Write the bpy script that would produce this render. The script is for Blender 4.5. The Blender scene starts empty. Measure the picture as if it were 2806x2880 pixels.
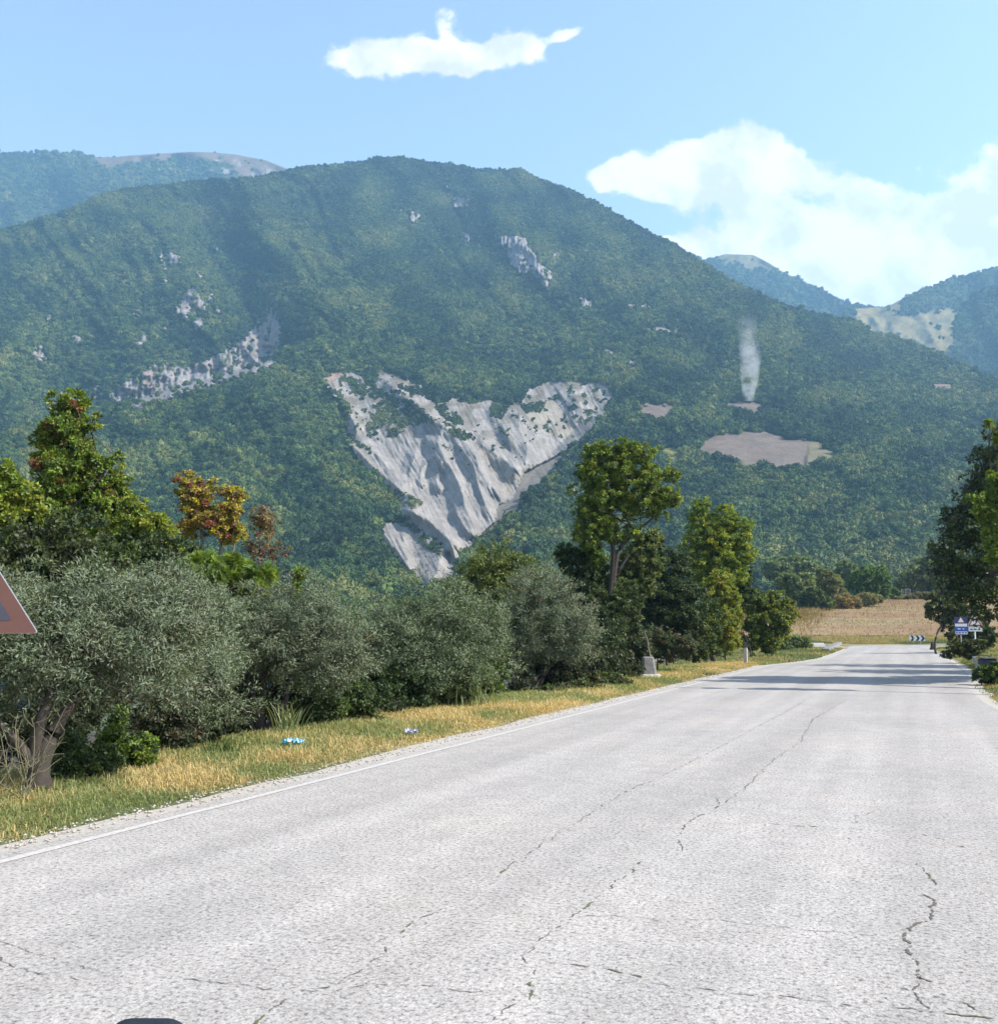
import bpy, math, random
import numpy as np
from mathutils import Vector

sc = bpy.context.scene
R = math.radians
# ------------------------------------------------------------------ camera, sky, sun, exposure
F = 1024.0; CX, CY = 498.5, 512.0; H = 2.1
TA = 114.0 / 1024.0
PITCH = math.atan(TA)
cam_d = bpy.data.cameras.new('camera')
cam = bpy.data.objects.new('camera', cam_d)
sc.collection.objects.link(cam)
cam.location = (0, 0, H)
cam.rotation_euler = (math.pi / 2 + PITCH, 0, 0)
cam_d.sensor_fit = 'VERTICAL'
cam_d.sensor_height = 24.0
cam_d.lens = 24.0 * F / 1024.0
cam_d.clip_start = 0.05
cam_d.clip_end = 60000
sc.camera = cam

SUN_EL, SUN_AZ = R(41), R(-14)          # azimuth measured from +X towards +Y
sun_d = bpy.data.lights.new('sun', 'SUN')
sun_d.energy = 4.6; sun_d.angle = R(0.55); sun_d.color = (1.0, 0.95, 0.88)
sun = bpy.data.objects.new('sun', sun_d)
sc.collection.objects.link(sun)
sv = Vector((math.cos(SUN_EL) * math.cos(SUN_AZ), math.cos(SUN_EL) * math.sin(SUN_AZ), math.sin(SUN_EL)))
sun.rotation_euler = sv.to_track_quat('Z', 'Y').to_euler()

sc.view_settings.view_transform = 'Standard'
sc.view_settings.look = 'None'
sc.view_settings.exposure = 1.15
sc.view_settings.gamma = 1.0
sc.render.engine = 'CYCLES'
cy = sc.cycles
cy.use_denoising = True
cy.max_bounces = 6; cy.diffuse_bounces = 3; cy.glossy_bounces = 1
cy.transmission_bounces = 3; cy.transparent_max_bounces = 8; cy.volume_bounces = 1
try:
    cy.denoiser = 'OPENIMAGEDENOISE'
    cy.denoising_prefilter = 'ACCURATE'
except Exception:
    pass

world = bpy.data.worlds.new('World')
sc.world = world
world.use_nodes = True


def P2W(px, py, Y):
    """pixel of the 997 x 1024 picture at ground distance Y (metres along +Y) -> world point"""
    x = (np.asarray(px, float) - CX) / F
    y = -(np.asarray(py, float) - CY) / F
    ca, sa = math.cos(PITCH), math.sin(PITCH)
    d = ca - y * sa
    return x / d * Y, Y + 0 * x, H + (sa + y * ca) / d * Y


# world shader: physical sky plus procedural clouds set by direction
def build_world():
    nt = world.node_tree; N = nt.nodes; L = nt.links
    N.clear()
    out = N.new('ShaderNodeOutputWorld'); bg = N.new('ShaderNodeBackground')
    sky = N.new('ShaderNodeTexSky'); sky.sky_type = 'NISHITA'; sky.sun_disc = False
    sky.sun_elevation = SUN_EL; sky.sun_rotation = math.pi / 2 - SUN_AZ
    sky.air_density = 1.0; sky.dust_density = 1.0; sky.ozone_density = 1.6; sky.altitude = 300
    tc = N.new('ShaderNodeTexCoord'); sep = N.new('ShaderNodeSeparateXYZ')
    L.new(tc.outputs['Generated'], sep.inputs[0])

    def M(op, a, b=None, c=None, clamp=False):
        n = N.new('ShaderNodeMath'); n.operation = op; n.use_clamp = clamp
        for i, v in enumerate((a, b, c)):
            if v is None: continue
            if isinstance(v, (int, float)): n.inputs[i].default_value = v
            else: L.new(v, n.inputs[i])
        return n.outputs[0]
    yy = M('MAXIMUM', sep.outputs['Y'], 0.02)
    U = M('DIVIDE', sep.outputs['X'], yy); V = M('DIVIDE', sep.outputs['Z'], yy)
    comb = N.new('ShaderNodeCombineXYZ'); L.new(U, comb.inputs[0]); L.new(V, comb.inputs[1])

    def noise(scale, detail, rough, src=comb.outputs[0], off=0.0, dist=0.0):
        n = N.new('ShaderNodeTexNoise'); n.inputs['Scale'].default_value = scale
        n.inputs['Detail'].default_value = detail; n.inputs['Roughness'].default_value = rough
        n.inputs['Distortion'].default_value = dist
        if off:
            mp = N.new('ShaderNodeVectorMath'); mp.operation = 'ADD'
            L.new(src, mp.inputs[0]); mp.inputs[1].default_value = (off, off * 1.7, off * .3)
            src = mp.outputs[0]
        L.new(src, n.inputs['Vector'])
        return n.outputs['Fac']
    # warped coordinates for billowy outlines
    w1 = noise(14, 3, .5, off=3.1); w2 = noise(14, 3, .5, off=9.7)
    U2 = M('ADD', U, M('MULTIPLY', M('SUBTRACT', w1, .5), .05))
    V2 = M('ADD', V, M('MULTIPLY', M('SUBTRACT', w2, .5), .05))
    blobs = []
    for (x, y, rx, ry, a) in [(600, 290, 260, 95, 1.1), (980, 290, 260, 75, 1.1), (1300, 240, 150, 72, 1.1),
                              (1530, 190, 110, 26, .55), (370, 350, 120, 70, .65), (720, 330, 250, 90, .7),
                              (900, 60, 90, 110, .62), (850, 160, 50, 60, .5), (730, 580, 40, 45, .4), (1420, 830, 90, 45, .32)]:
        blobs.append((284 + x * .1866, y * .1866, rx * .1866, ry * .1866 * 1.22, a))
    for (x, y, rx, ry, a) in [(330, 240, 230, 110, 1.2), (60, 370, 200, 115, 1.25), (-120, 340, 130, 90, 1.1), (720, 310, 240, 120, 1.1),
                              (420, 420, 280, 80, .9), (1130, 520, 210, 190, 1.3), (850, 680, 430, 130, 1.15),
                              (420, 730, 330, 75, 1.05), (1480, 720, 330, 220, 1.25), (1730, 560, 170, 220, 1.3),
                              (1200, 900, 380, 130, 1.2), (1900, 420, 160, 220, 1.3), (690, 150, 90, 40, .5),
                              (2300, 500, 350, 300, 1.2), (150, 690, 90, 40, .8), (1420, 560, 120, 90, .9), (1330, 760, 260, 150, 1.0), (1600, 620, 200, 160, 1.0), (640, 560, 200, 70, .8), (1750, 760, 200, 160, 1.1), (1000, 850, 420, 90, .9), (-190, 330, 100, 80, 1.0), (480, 200, 160, 90, .8)]:
        blobs.append((639.6 + x * .2, 106.6 + y * .2, rx * .2 * 1.02, ry * .2 * 1.02, a))
    total = None
    for (px, py, rx, ry, a) in blobs:
        X0, _, Z0 = P2W(px, py, 1.0)
        u0, v0 = float(X0), float(Z0) - H
        du = M('DIVIDE', M('SUBTRACT', U2, u0), rx / F); dv = M('DIVIDE', M('SUBTRACT', V2, v0), ry / F)
        r2 = M('ADD', M('MULTIPLY', du, du), M('MULTIPLY', dv, dv))
        g = M('MULTIPLY', M('EXPONENT', M('MULTIPLY', r2, -1.0)), a)
        total = g if total is None else M('ADD', total, g)
    n1 = noise(22, 9, .62, off=1.3)
    d = M('ADD', M('MINIMUM', total, 1.12), M('MULTIPLY', M('SUBTRACT', n1, .5), 1.9))
    mr = N.new('ShaderNodeMapRange'); mr.interpolation_type = 'SMOOTHSTEP'
    L.new(d, mr.inputs['Value']); mr.inputs['From Min'].default_value = .24; mr.inputs['From Max'].default_value = .66
    mask = M('MULTIPLY', mr.outputs[0], M('MULTIPLY', M('GREATER_THAN', sep.outputs['Y'], 0.05), M('MULTIPLY', total, 8.0, clamp=True)))
    # shading inside the clouds: thick parts white, thin or low parts slightly grey blue
    sh = noise(16, 6, .55, off=5.5)
    shade = N.new('ShaderNodeMapRange'); L.new(sh, shade.inputs['Value'])
    shade.inputs['From Min'].default_value = .40; shade.inputs['From Max'].default_value = .56
    cc = N.new('ShaderNodeMix'); cc.data_type = 'RGBA'
    cc.inputs['A'].default_value = (2.85, 2.85, 3.15, 1); cc.inputs['B'].default_value = (4.0, 3.9, 4.1, 1)
    L.new(shade.outputs[0], cc.inputs['Factor'])
    mx = N.new('ShaderNodeMix'); mx.data_type = 'RGBA'
    tn = N.new('ShaderNodeMix'); tn.data_type = 'RGBA'; tn.blend_type = 'MULTIPLY'; tn.inputs['Factor'].default_value = 1
    tn.inputs['B'].default_value = (1.22, 1.05, .97, 1); L.new(sky.outputs[0], tn.inputs['A'])
    L.new(mask, mx.inputs['Factor']); L.new(tn.outputs['Result'], mx.inputs['A']); L.new(cc.outputs['Result'], mx.inputs['B'])
    L.new(mx.outputs['Result'], bg.inputs['Color']); bg.inputs['Strength'].default_value = 0.15
    L.new(bg.outputs[0], out.inputs['Surface'])
    world.cycles.sampling_method = 'MANUAL'; world.cycles.sample_map_resolution = 512


build_world()

# ------------------------------------------------------------------ helpers
rng = np.random.default_rng(7)
random.seed(7)


def hash2(ix, iy, seed):
    h = (ix.astype(np.int64) * 374761393 + iy.astype(np.int64) * 668265263 + seed * 1442695041) & 0x7fffffff
    h = ((h ^ (h >> 13)) * 1274126177) & 0x7fffffff
    h = ((h ^ (h >> 16)) * 2246822519) & 0x7fffffff
    return (h & 0xffffff) / float(0xffffff)


def vnoise(x, y, seed=0):
    x = np.asarray(x, float); y = np.asarray(y, float)
    ix = np.floor(x); iy = np.floor(y); fx = x - ix; fy = y - iy
    fx = fx * fx * (3 - 2 * fx); fy = fy * fy * (3 - 2 * fy)
    ix = ix.astype(np.int64); iy = iy.astype(np.int64)
    a = hash2(ix, iy, seed); b = hash2(ix + 1, iy, seed); c = hash2(ix, iy + 1, seed); d = hash2(ix + 1, iy + 1, seed)
    return (a * (1 - fx) + b * fx) * (1 - fy) + (c * (1 - fx) + d * fx) * fy


def fbm(x, y, o=4, seed=0, g=.5):
    s = 0; a = 1; t = 0
    for k in range(o):
        s = s + a * vnoise(x, y, seed + k * 17); t += a; a *= g; x = x * 2.03 + 7.1; y = y * 2.03 + 3.7
    return s / t


def ridged(x, y, o=3, seed=0):
    s = 0; a = 1; t = 0
    for k in range(o):
        s = s + a * (1 - np.abs(2 * vnoise(x, y, seed + k * 17) - 1)); t += a; a *= .5; x = x * 2.1 + 5; y = y * 2.1 + 9
    return s / t


def inpoly(px, py, poly):
    px = np.asarray(px); r = np.zeros(px.shape, bool); n = len(poly); j = n - 1
    for i in range(n):
        xi, yi = poly[i]; xj, yj = poly[j]
        if yi != yj:
            c = ((yi > py) != (yj > py)) & (px < (xj - xi) * (py - yi) / (yj - yi) + xi)
            r ^= c
        j = i
    return r


def sstep(a, b, x):
    t = np.clip((x - a) / (b - a), 0, 1); return t * t * (3 - 2 * t)


def setprops(o, label=None, cat=None, group=None, kind=None):
    if label: o['label'] = label
    if cat: o['category'] = cat
    if group: o['group'] = group
    if kind: o['kind'] = kind
    return o


def link(o, parent=None):
    sc.collection.objects.link(o)
    if parent is not None: o.parent = parent
    return o


def empty(name, loc, label, cat, group=None, rz=0):
    o = bpy.data.objects.new(name, None); o.empty_display_size = .3
    o.location = loc; o.rotation_euler = (0, 0, rz)
    link(o); return setprops(o, label, cat, group)


def mesh_np(name, verts, faces, mat, parent=None, col=None, smooth=False, attrs=None, origin=None):
    """faces: (n,k) int array; everything in world coordinates (moved into the parent's frame)"""
    verts = np.asarray(verts, dtype=np.float32).reshape(-1, 3)
    if parent is not None:
        verts = verts - np.array(parent.location, dtype=np.float32)
    faces = np.asarray(faces, dtype=np.int32); k = faces.shape[1]
    me = bpy.data.meshes.new(name)
    me.vertices.add(len(verts)); me.vertices.foreach_set('co', verts.ravel())
    me.loops.add(faces.size); me.loops.foreach_set('vertex_index', faces.ravel())
    me.polygons.add(len(faces))
    me.polygons.foreach_set('loop_start', np.arange(0, faces.size, k, dtype=np.int32))
    me.polygons.foreach_set('loop_total', np.full(len(faces), k, dtype=np.int32))
    me.polygons.foreach_set('use_smooth', np.full(len(faces), smooth, dtype=bool))
    me.update(calc_edges=True)
    if col is not None:
        ca = me.color_attributes.new('col', 'FLOAT_COLOR', 'POINT')
        c4 = np.ones((len(verts), 4), dtype=np.float32); c4[:, :3] = col
        ca.data.foreach_set('color', c4.ravel())
    for an, av in (attrs or {}).items():
        at = me.attributes.new(an, 'FLOAT', 'POINT'); at.data.foreach_set('value', np.asarray(av, dtype=np.float32))
    me.materials.append(mat)
    o = bpy.data.objects.new(name, me)
    return link(o, parent)


class MB:
    """collects polygons into one mesh"""
    def __init__(s): s.v = []; s.f = []

    def add(s, vs, fs):
        b = len(s.v); s.v += [tuple(map(float, p)) for p in vs]; s.f += [tuple(i + b for i in f) for f in fs]

    def box(s, c, size, bev=0.0, rz=0.0):
        x, y, z = [d / 2 for d in size]
        ca, sa = math.cos(rz), math.sin(rz)
        b = min(bev, x * .9, y * .9)
        ring = [(-x + b, -y), (x - b, -y), (x, -y + b), (x, y - b), (x - b, y), (-x + b, y), (-x, y - b), (-x, -y + b)] if b > 0 else [(-x, -y), (x, -y), (x, y), (-x, y)]
        n = len(ring)
        vs = [(c[0] + p * ca - q * sa, c[1] + p * sa + q * ca, c[2] + zz) for zz in (-z, z) for p, q in ring]
        fs = [tuple(range(n))[::-1], tuple(range(n, 2 * n))] + [(i, (i + 1) % n, n + (i + 1) % n, n + i) for i in range(n)]
        s.add(vs, fs)

    def prism(s, pts, frame, t):
        """pts 2-D outline placed by frame (origin, ux, uz, n) with thickness t along n"""
        o, ux, uz, n = frame
        a = [o + ux * p[0] + uz * p[1] for p in pts]; b = [q + n * t for q in a]; k = len(pts)
        s.add(a + b, [tuple(range(k))[::-1], tuple(range(k, 2 * k))] + [(i, (i + 1) % k, k + (i + 1) % k, k + i) for i in range(k)])

    def tube(s, pts, rad, n=8):
        rings = []
        for i, p in enumerate(pts):
            p = Vector(p); a = Vector(pts[max(i - 1, 0)]); b = Vector(pts[min(i + 1, len(pts) - 1)])
            d = (b - a).normalized(); u = d.orthogonal().normalized(); w = d.cross(u)
            r = rad[i] if isinstance(rad, (list, tuple)) else rad
            rings.append([p + (u * math.cos(2 * math.pi * k / n) + w * math.sin(2 * math.pi * k / n)) * r for k in range(n)])
        vs = [q for r_ in rings for q in r_]; m = len(rings)
        fs = [(i * n + k, i * n + (k + 1) % n, (i + 1) * n + (k + 1) % n, (i + 1) * n + k) for i in range(m - 1) for k in range(n)]
        fs += [tuple(range(n))[::-1], tuple((m - 1) * n + k for k in range(n))]
        s.add(vs, fs)

    def build(s, name, mat, parent=None, smooth=False, bevel=0.0):
        off = Vector(parent.location) if parent is not None else Vector((0, 0, 0))
        if parent is not None and parent.parent is not None: off += Vector(parent.parent.location)
        me = bpy.data.meshes.new(name)
        me.from_pydata([tuple(Vector(p) - off) for p in s.v], [], s.f); me.update()
        if smooth: me.polygons.foreach_set('use_smooth', [True] * len(me.polygons))
        me.materials.append(mat)
        o = bpy.data.objects.new(name, me); link(o, parent)
        if bevel:
            m = o.modifiers.new('bevel', 'BEVEL'); m.width = bevel; m.segments = 2; m.limit_method = 'ANGLE'
        return o


# ------------------------------------------------------------------ materials
def newmat(name):
    m = bpy.data.materials.new(name); m.use_nodes = True
    nt = m.node_tree; nt.nodes.clear()
    out = nt.nodes.new('ShaderNodeOutputMaterial')
    return m, nt, out


def nmath(nt, op, a, b=None, clamp=False):
    n = nt.nodes.new('ShaderNodeMath'); n.operation = op; n.use_clamp = clamp
    for i, v in enumerate((a, b)):
        if v is None: continue
        if isinstance(v, (int, float)): n.inputs[i].default_value = v
        else: nt.links.new(v, n.inputs[i])
    return n.outputs[0]


def nnoise(nt, vec, scale, detail=4, rough=.55, kind='Fac', dist=0):
    n = nt.nodes.new('ShaderNodeTexNoise'); n.inputs['Scale'].default_value = scale
    n.inputs['Detail'].default_value = detail; n.inputs['Roughness'].default_value = rough; n.inputs['Distortion'].default_value = dist
    nt.links.new(vec, n.inputs['Vector']); return n.outputs[kind]


def nramp(nt, fac, stops, interp='LINEAR'):
    n = nt.nodes.new('ShaderNodeValToRGB'); e = n.color_ramp.elements; n.color_ramp.interpolation = interp
    while len(e) < len(stops): e.new(.5)
    for el, (p, c) in zip(e, stops):
        el.position = p; el.color = (c, c, c, 1) if isinstance(c, (int, float)) else (*c, 1)
    nt.links.new(fac, n.inputs[0]); return n.outputs[0]


def nmix(nt, f, a, b, mode='MIX'):
    n = nt.nodes.new('ShaderNodeMix'); n.data_type = 'RGBA'; n.blend_type = mode
    for key, v in (('Factor', f), ('A', a), ('B', b)):
        if isinstance(v, (int, float)): n.inputs[key].default_value = v if key == 'Factor' else (v, v, v, 1)
        elif isinstance(v, tuple): n.inputs[key].default_value = (*v, 1)
        else: nt.links.new(v, n.inputs[key])
    return n.outputs['Result']


def nbump(nt, h, strength=.5, dist=.02):
    n = nt.nodes.new('ShaderNodeBump'); n.inputs['Strength'].default_value = strength; n.inputs['Distance'].default_value = dist
    nt.links.new(h, n.inputs['Height']); return n.outputs[0]


def plain(name, c, rough=.6, metal=0.0, var=.25, scale=8, bump=.15):
    m, nt, out = newmat(name); b = nt.nodes.new('ShaderNodeBsdfPrincipled')
    tc = nt.nodes.new('ShaderNodeTexCoord').outputs['Object']
    n = nnoise(nt, tc, scale, 6, .65)
    k = nramp(nt, n, [(.25, 1 - var), (.75, 1.0)])
    nt.links.new(nmix(nt, 1.0, k, c, 'MULTIPLY'), b.inputs['Base Color'])
    b.inputs['Roughness'].default_value = rough; b.inputs['Metallic'].default_value = metal
    if bump: nt.links.new(nbump(nt, nnoise(nt, tc, scale * 6, 4), bump, .01), b.inputs['Normal'])
    nt.links.new(b.outputs[0], out.inputs[0]); return m


def leafmat(name, under=None, trans=.38, rough=.55):
    m, nt, out = newmat(name)
    at = nt.nodes.new('ShaderNodeAttribute'); at.attribute_name = 'col'
    c = at.outputs['Color']
    if under:
        geo = nt.nodes.new('ShaderNodeNewGeometry')
        c = nmix(nt, geo.outputs['Backfacing'], c, nmix(nt, .7, c, under))
    b = nt.nodes.new('ShaderNodeBsdfPrincipled'); nt.links.new(c, b.inputs['Base Color'])
    b.inputs['Roughness'].default_value = rough; b.inputs['Specular IOR Level'].default_value = .35
    t = nt.nodes.new('ShaderNodeBsdfTranslucent'); nt.links.new(nmix(nt, 1.0, c, (1.3, 1.25, .6), 'MULTIPLY'), t.inputs['Color'])
    mx = nt.nodes.new('ShaderNodeMixShader'); mx.inputs[0].default_value = trans
    nt.links.new(b.outputs[0], mx.inputs[1]); nt.links.new(t.outputs[0], mx.inputs[2]); nt.links.new(mx.outputs[0], out.inputs[0])
    return m


M_leaf = leafmat('leaf'); M_olive = leafmat('olive_leaf', under=(.13, .165, .105), trans=.2, rough=.62)
M_grassb = leafmat('grass_blade', trans=.35, rough=.7)
M_bark = plain('bark', (.05, .04, .03), .9, var=.6, scale=14, bump=.8)
M_palebark = plain('pale_bark', (.17, .15, .12), .9, var=.4, scale=14, bump=.5)
M_stem = plain('dry_stem', (.17, .155, .09), .8, var=.4, scale=20)

# ------------------------------------------------------------------ road geometry functions
XLY = [-80, -10, 9.6, 14.2, 19.3, 33.6, 55, 60, 66.5, 88, 108, 460]
XLX = [-41.5, -12.8, -4.7, -2.8, -.7, 5.1, 14.0, 17.3, 20.7, 29.3, 36.7, 170]
XRY = [-80, 25, 28.5, 35.4, 40, 49.6, 65, 83, 101, 460]
XRX = [-28, 12.2, 13.3, 16.0, 18.2, 22.3, 28.2, 35.2, 41.6, 178]


def XL(Y): return np.interp(Y, XLY, XLX)
def XR(Y): return np.interp(Y, XRY, XRX)


def ground_z(X, Y):
    X = np.asarray(X, float); Y = np.asarray(Y, float)
    s = XL(Y) - X; r = X - XR(Y)
    z = -.05 + 0 * X
    z = z + .06 * sstep(.3, 1.2, s) * (1 - sstep(40, 60, Y) * 0) + .06 * sstep(.3, 1.2, r)
    left = sstep(3.5, 9, s) * -.7 + sstep(8, 60, s) * -6 + sstep(50, 260, s) * -14
    right = sstep(2, 8, r) * .5 + sstep(8, 60, r) * 3
    z = z + left * (1 - sstep(95, 150, Y) * (1 - sstep(30, 80, s))) + right * (1 - sstep(95, 130, Y))
    rise = np.maximum(Y - 118, 0) * .069 * (1 - sstep(12, 55, s)) * (Y < 248) + (Y >= 248) * 8.97 * (1 - sstep(12, 55, s))
    z = z + rise * 1.0 - sstep(250, 380, Y) * 32
    z = z + (fbm(X / 3.0, Y / 3.0, 3, 5) - .5) * .12 * sstep(1, 3, np.maximum(s, r)) + (fbm(X / 25, Y / 25, 3, 9) - .5) * 1.0 * sstep(8, 30, np.maximum(s, r)) * (1 - .6 * sstep(110, 130, Y))
    return z


# ------------------------------------------------------------------ ground sheet
def build_ground():
    sL = np.array([700, 500, 350, 250, 180, 130, 95, 70, 52, 40, 31, 24, 19, 15, 12, 10, 8.5, 7.2, 6, 5, 4.3, 3.7, 3.1, 2.6, 2.1, 1.7, 1.3, .9, .6, .3])
    fr = np.array([0, .2, .4, .6, .8, 1.0])
    sR = np.array([.3, .6, .9, 1.3, 1.8, 2.4, 3.1, 4, 5, 6.3, 8, 10, 13, 17, 22, 30, 40, 55, 75, 100, 140, 200, 300, 450, 650])
    Ys = np.concatenate([np.arange(-80, 0, 6), np.arange(0, 70, 1.0), np.arange(70, 130, 2), np.arange(130, 260, 4), np.arange(260, 470, 12)])
    rows = []
    for Y in Ys:
        a, b = XL(Y), XR(Y)
        rows.append(np.concatenate([a - sL, a + fr * (b - a), b + sR]))
    X = np.array(rows); Yg = np.repeat(Ys[:, None], X.shape[1], 1)
    Z = ground_z(X, Yg)
    n, m = X.shape
    V = np.stack([X, Yg, Z], -1).reshape(-1, 3)
    i = np.arange(n - 1)[:, None] * m + np.arange(m - 1)[None]
    Fq = np.stack([i, i + 1, i + m + 1, i + m], -1).reshape(-1, 4)
    s = (XL(Yg) - X).ravel(); r = (X - XR(Yg)).ravel(); Yf = Yg.ravel(); Xf = X.ravel()
    # grass / soil colour by place
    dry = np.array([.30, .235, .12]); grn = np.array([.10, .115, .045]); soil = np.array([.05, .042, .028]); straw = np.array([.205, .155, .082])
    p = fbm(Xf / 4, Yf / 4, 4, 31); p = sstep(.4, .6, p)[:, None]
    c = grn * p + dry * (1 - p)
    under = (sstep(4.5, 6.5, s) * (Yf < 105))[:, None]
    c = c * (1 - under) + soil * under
    fld = (sstep(116, 122, Yf + 3 * fbm(Xf / 5, Yf / 5, 2, 3)) * (1 - sstep(24, 34, s)))[:, None]
    fp = sstep(.35, .65, fbm(Xf / 30, Yf / 9, 4, 77))[:, None]
    fc = np.array([1.12, .98, .82]) * (straw * fp + np.array([.17, .115, .062]) * (1 - fp))
    gx = sstep(.55, .75, fbm(Xf / 14, Yf / 10, 3, 55))[:, None]
    fc = fc * (1 - .5 * gx) + np.array([.18, .17, .075]) * .5 * gx
    nearg = (1 - sstep(120, 134, Yf))[:, None]
    fc = fc * (1 - nearg * .7) + np.array([.10, .115, .045]) * nearg * .7
    c = c * (1 - fld) + fc * fld
    far = (sstep(20, 60, s) * 1.0)[:, None]
    c = c * (1 - far) + np.array([.06, .085, .035]) * far
    m_, nt, out = newmat('ground'); b = nt.nodes.new('ShaderNodeBsdfPrincipled'); b.inputs['Roughness'].default_value = .95
    at = nt.nodes.new('ShaderNodeAttribute'); at.attribute_name = 'col'
    tc = nt.nodes.new('ShaderNodeTexCoord').outputs['Object']
    n1 = nmath(nt, 'ADD', nmath(nt, 'MULTIPLY', nnoise(nt, tc, 5, 8, .7), .5), nmath(nt, 'MULTIPLY', nnoise(nt, tc, .35, 6, .7), .5)); k = nramp(nt, n1, [(.38, .55), (.62, 1.3)])
    nt.links.new(nmix(nt, 1.0, at.outputs['Color'], k, 'MULTIPLY'), b.inputs['Base Color'])
    nt.links.new(nbump(nt, nnoise(nt, tc, 14, 6, .7), .8, .06), b.inputs['Normal'])
    nt.links.new(b.outputs[0], out.inputs[0])
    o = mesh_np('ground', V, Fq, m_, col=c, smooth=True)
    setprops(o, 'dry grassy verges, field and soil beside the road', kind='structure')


build_ground()


# ------------------------------------------------------------------ road
def strip(name, left, right, z, mat, kind='structure', sub=1):
    V = []; Fs = []
    for (a, b) in zip(left, right):
        for k in range(sub + 1):
            t = k / sub; V.append((a[0] + (b[0] - a[0]) * t, a[1] + (b[1] - a[1]) * t, z))
    w = sub + 1
    for i in range(len(left) - 1):
        for k in range(sub): Fs.append((i * w + k, i * w + k + 1, (i + 1) * w + k + 1, (i + 1) * w + k))
    o = mesh_np(name, V, np.array(Fs), mat); setprops(o, kind=kind); return o


RY = list(np.arange(-80, 96, 1.0))
Lp = [(float(XL(y)), y) for y in RY]; Rp = [(float(XR(y)), y) for y in RY]
Lp += [(33.2, 98.5), (35.0, 104), (36.7, 108), (41, 112.5), (50, 115.5), (64, 118), (95, 119), (160, 119)]
Rp += [(40.9, 98.2), (41.7, 100), (42.6, 101.4), (45.5, 103.6), (52, 105.5), (66, 107.3), (95, 108), (160, 108)]


def road_material():
    m, nt, out = newmat('asphalt'); b = nt.nodes.new('ShaderNodeBsdfPrincipled')
    L = nt.links
    tc = nt.nodes.new('ShaderNodeTexCoord').outputs['Object']
    mp = nt.nodes.new('ShaderNodeMapping'); L.new(tc, mp.inputs[0]); mp.inputs['Rotation'].default_value = (0, 0, R(22))
    v = mp.outputs[0]
    pits = nnoise(nt, v, 27, 4, .7)
    pit = nramp(nt, pits, [(.34, .30), (.44, .78), (.56, 1.03)])
    vor = nt.nodes.new('ShaderNodeTexVoronoi'); vor.inputs['Scale'].default_value = 60; L.new(v, vor.inputs['Vector'])
    st = nramp(nt, vor.outputs['Color'], [(0, .78), (1, 1.12)])
    big = nnoise(nt, v, .35, 5, .6); bg = nramp(nt, big, [(.3, (.335, .318, .290)), (.5, (.375, .353, .321)), (.7, (.405, .372, .332))])
    mid = nnoise(nt, v, 3.2, 5, .7); md = nramp(nt, mid, [(.3, .86), (.7, 1.08)])
    # wheel tracks run along the road: stretched noise
    mp2 = nt.nodes.new('ShaderNodeMapping'); L.new(v, mp2.inputs[0]); mp2.inputs['Scale'].default_value = (1.0, .035, 1)
    tr = nramp(nt, nnoise(nt, mp2.outputs[0], 1.1, 3, .5), [(.32, .84), (.66, 1.06)])
    c = nmix(nt, 1.0, bg, pit, 'MULTIPLY'); c = nmix(nt, 1.0, c, st, 'MULTIPLY'); c = nmix(nt, 1.0, c, md, 'MULTIPLY'); c = nmix(nt, 1.0, c, tr, 'MULTIPLY')
    L.new(c, b.inputs['Base Color']); b.inputs['Roughness'].default_value = .85; b.inputs['Specular IOR Level'].default_value = .25
    hh = nmath(nt, 'ADD', pits, nmath(nt, 'MULTIPLY', vor.outputs['Distance'], .4))
    L.new(nbump(nt, hh, .55, .012), b.inputs['Normal']); L.new(b.outputs[0], out.inputs[0]); return m


M_road = road_material()
strip('road', Lp, Rp, 0.0, M_road, sub=4)


def shoulder(name, edge, sgn, w0, mat, z):
    A = []; B = []
    for i, (x, y) in enumerate(edge):
        wob = w0 * (1 + 1.2 * (float(fbm(y / 1.7, 3.3 + sgn, 3, 21)) - .5))
        A.append((x - sgn * wob, y)); B.append((x + sgn * .06, y))
    return strip(name, A, B, z, mat) if sgn > 0 else strip(name, B, A, z, mat)


M_gravel = plain('gravel_shoulder_stone', (.46, .42, .36), .95, var=.45, scale=24, bump=.9)
fine = list(np.arange(-20, 95, .35))
shoulder('gravel_shoulder', [(float(XL(y)), y) for y in fine], 1, .42, M_gravel, -.008)
shoulder('gravel_shoulder', [(float(XR(y)), y) for y in fine], -1, .45, M_gravel, -.008)

m_, nt, out = newmat('worn_white_paint'); b = nt.nodes.new('ShaderNodeBsdfPrincipled')
tc = nt.nodes.new('ShaderNodeTexCoord').outputs['Object']
nt.links.new(nramp(nt, nnoise(nt, tc, 18, 6, .8), [(.44, (.345, .325, .295)), (.56, (.43, .41, .375)), (.74, (.52, .50, .465))]), b.inputs['Base Color'])
b.inputs['Roughness'].default_value = .8; nt.links.new(nbump(nt, nnoise(nt, tc, 50, 3), .5, .01), b.inputs['Normal']); nt.links.new(b.outputs[0], out.inputs[0])
M_paint = m_


M_paint_worn = plain('faded_line_paint', (.50, .485, .47), .9, var=.35, scale=9)


def edge_line(edgef, off, w, y0, y1):
    A = []; B = []
    for y in np.arange(y0, y1, .6):
        x = float(edgef(y)); wa = .03 * (float(vnoise(y * 1.3, 8)) - .5)
        A.append((x + off + wa, y)); B.append((x + off + w + wa, y))
    return strip('road_marking', A, B, .005, M_paint if off > 0 else M_paint_worn)


edge_line(XL, .24, .12, -20, 88)

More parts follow.
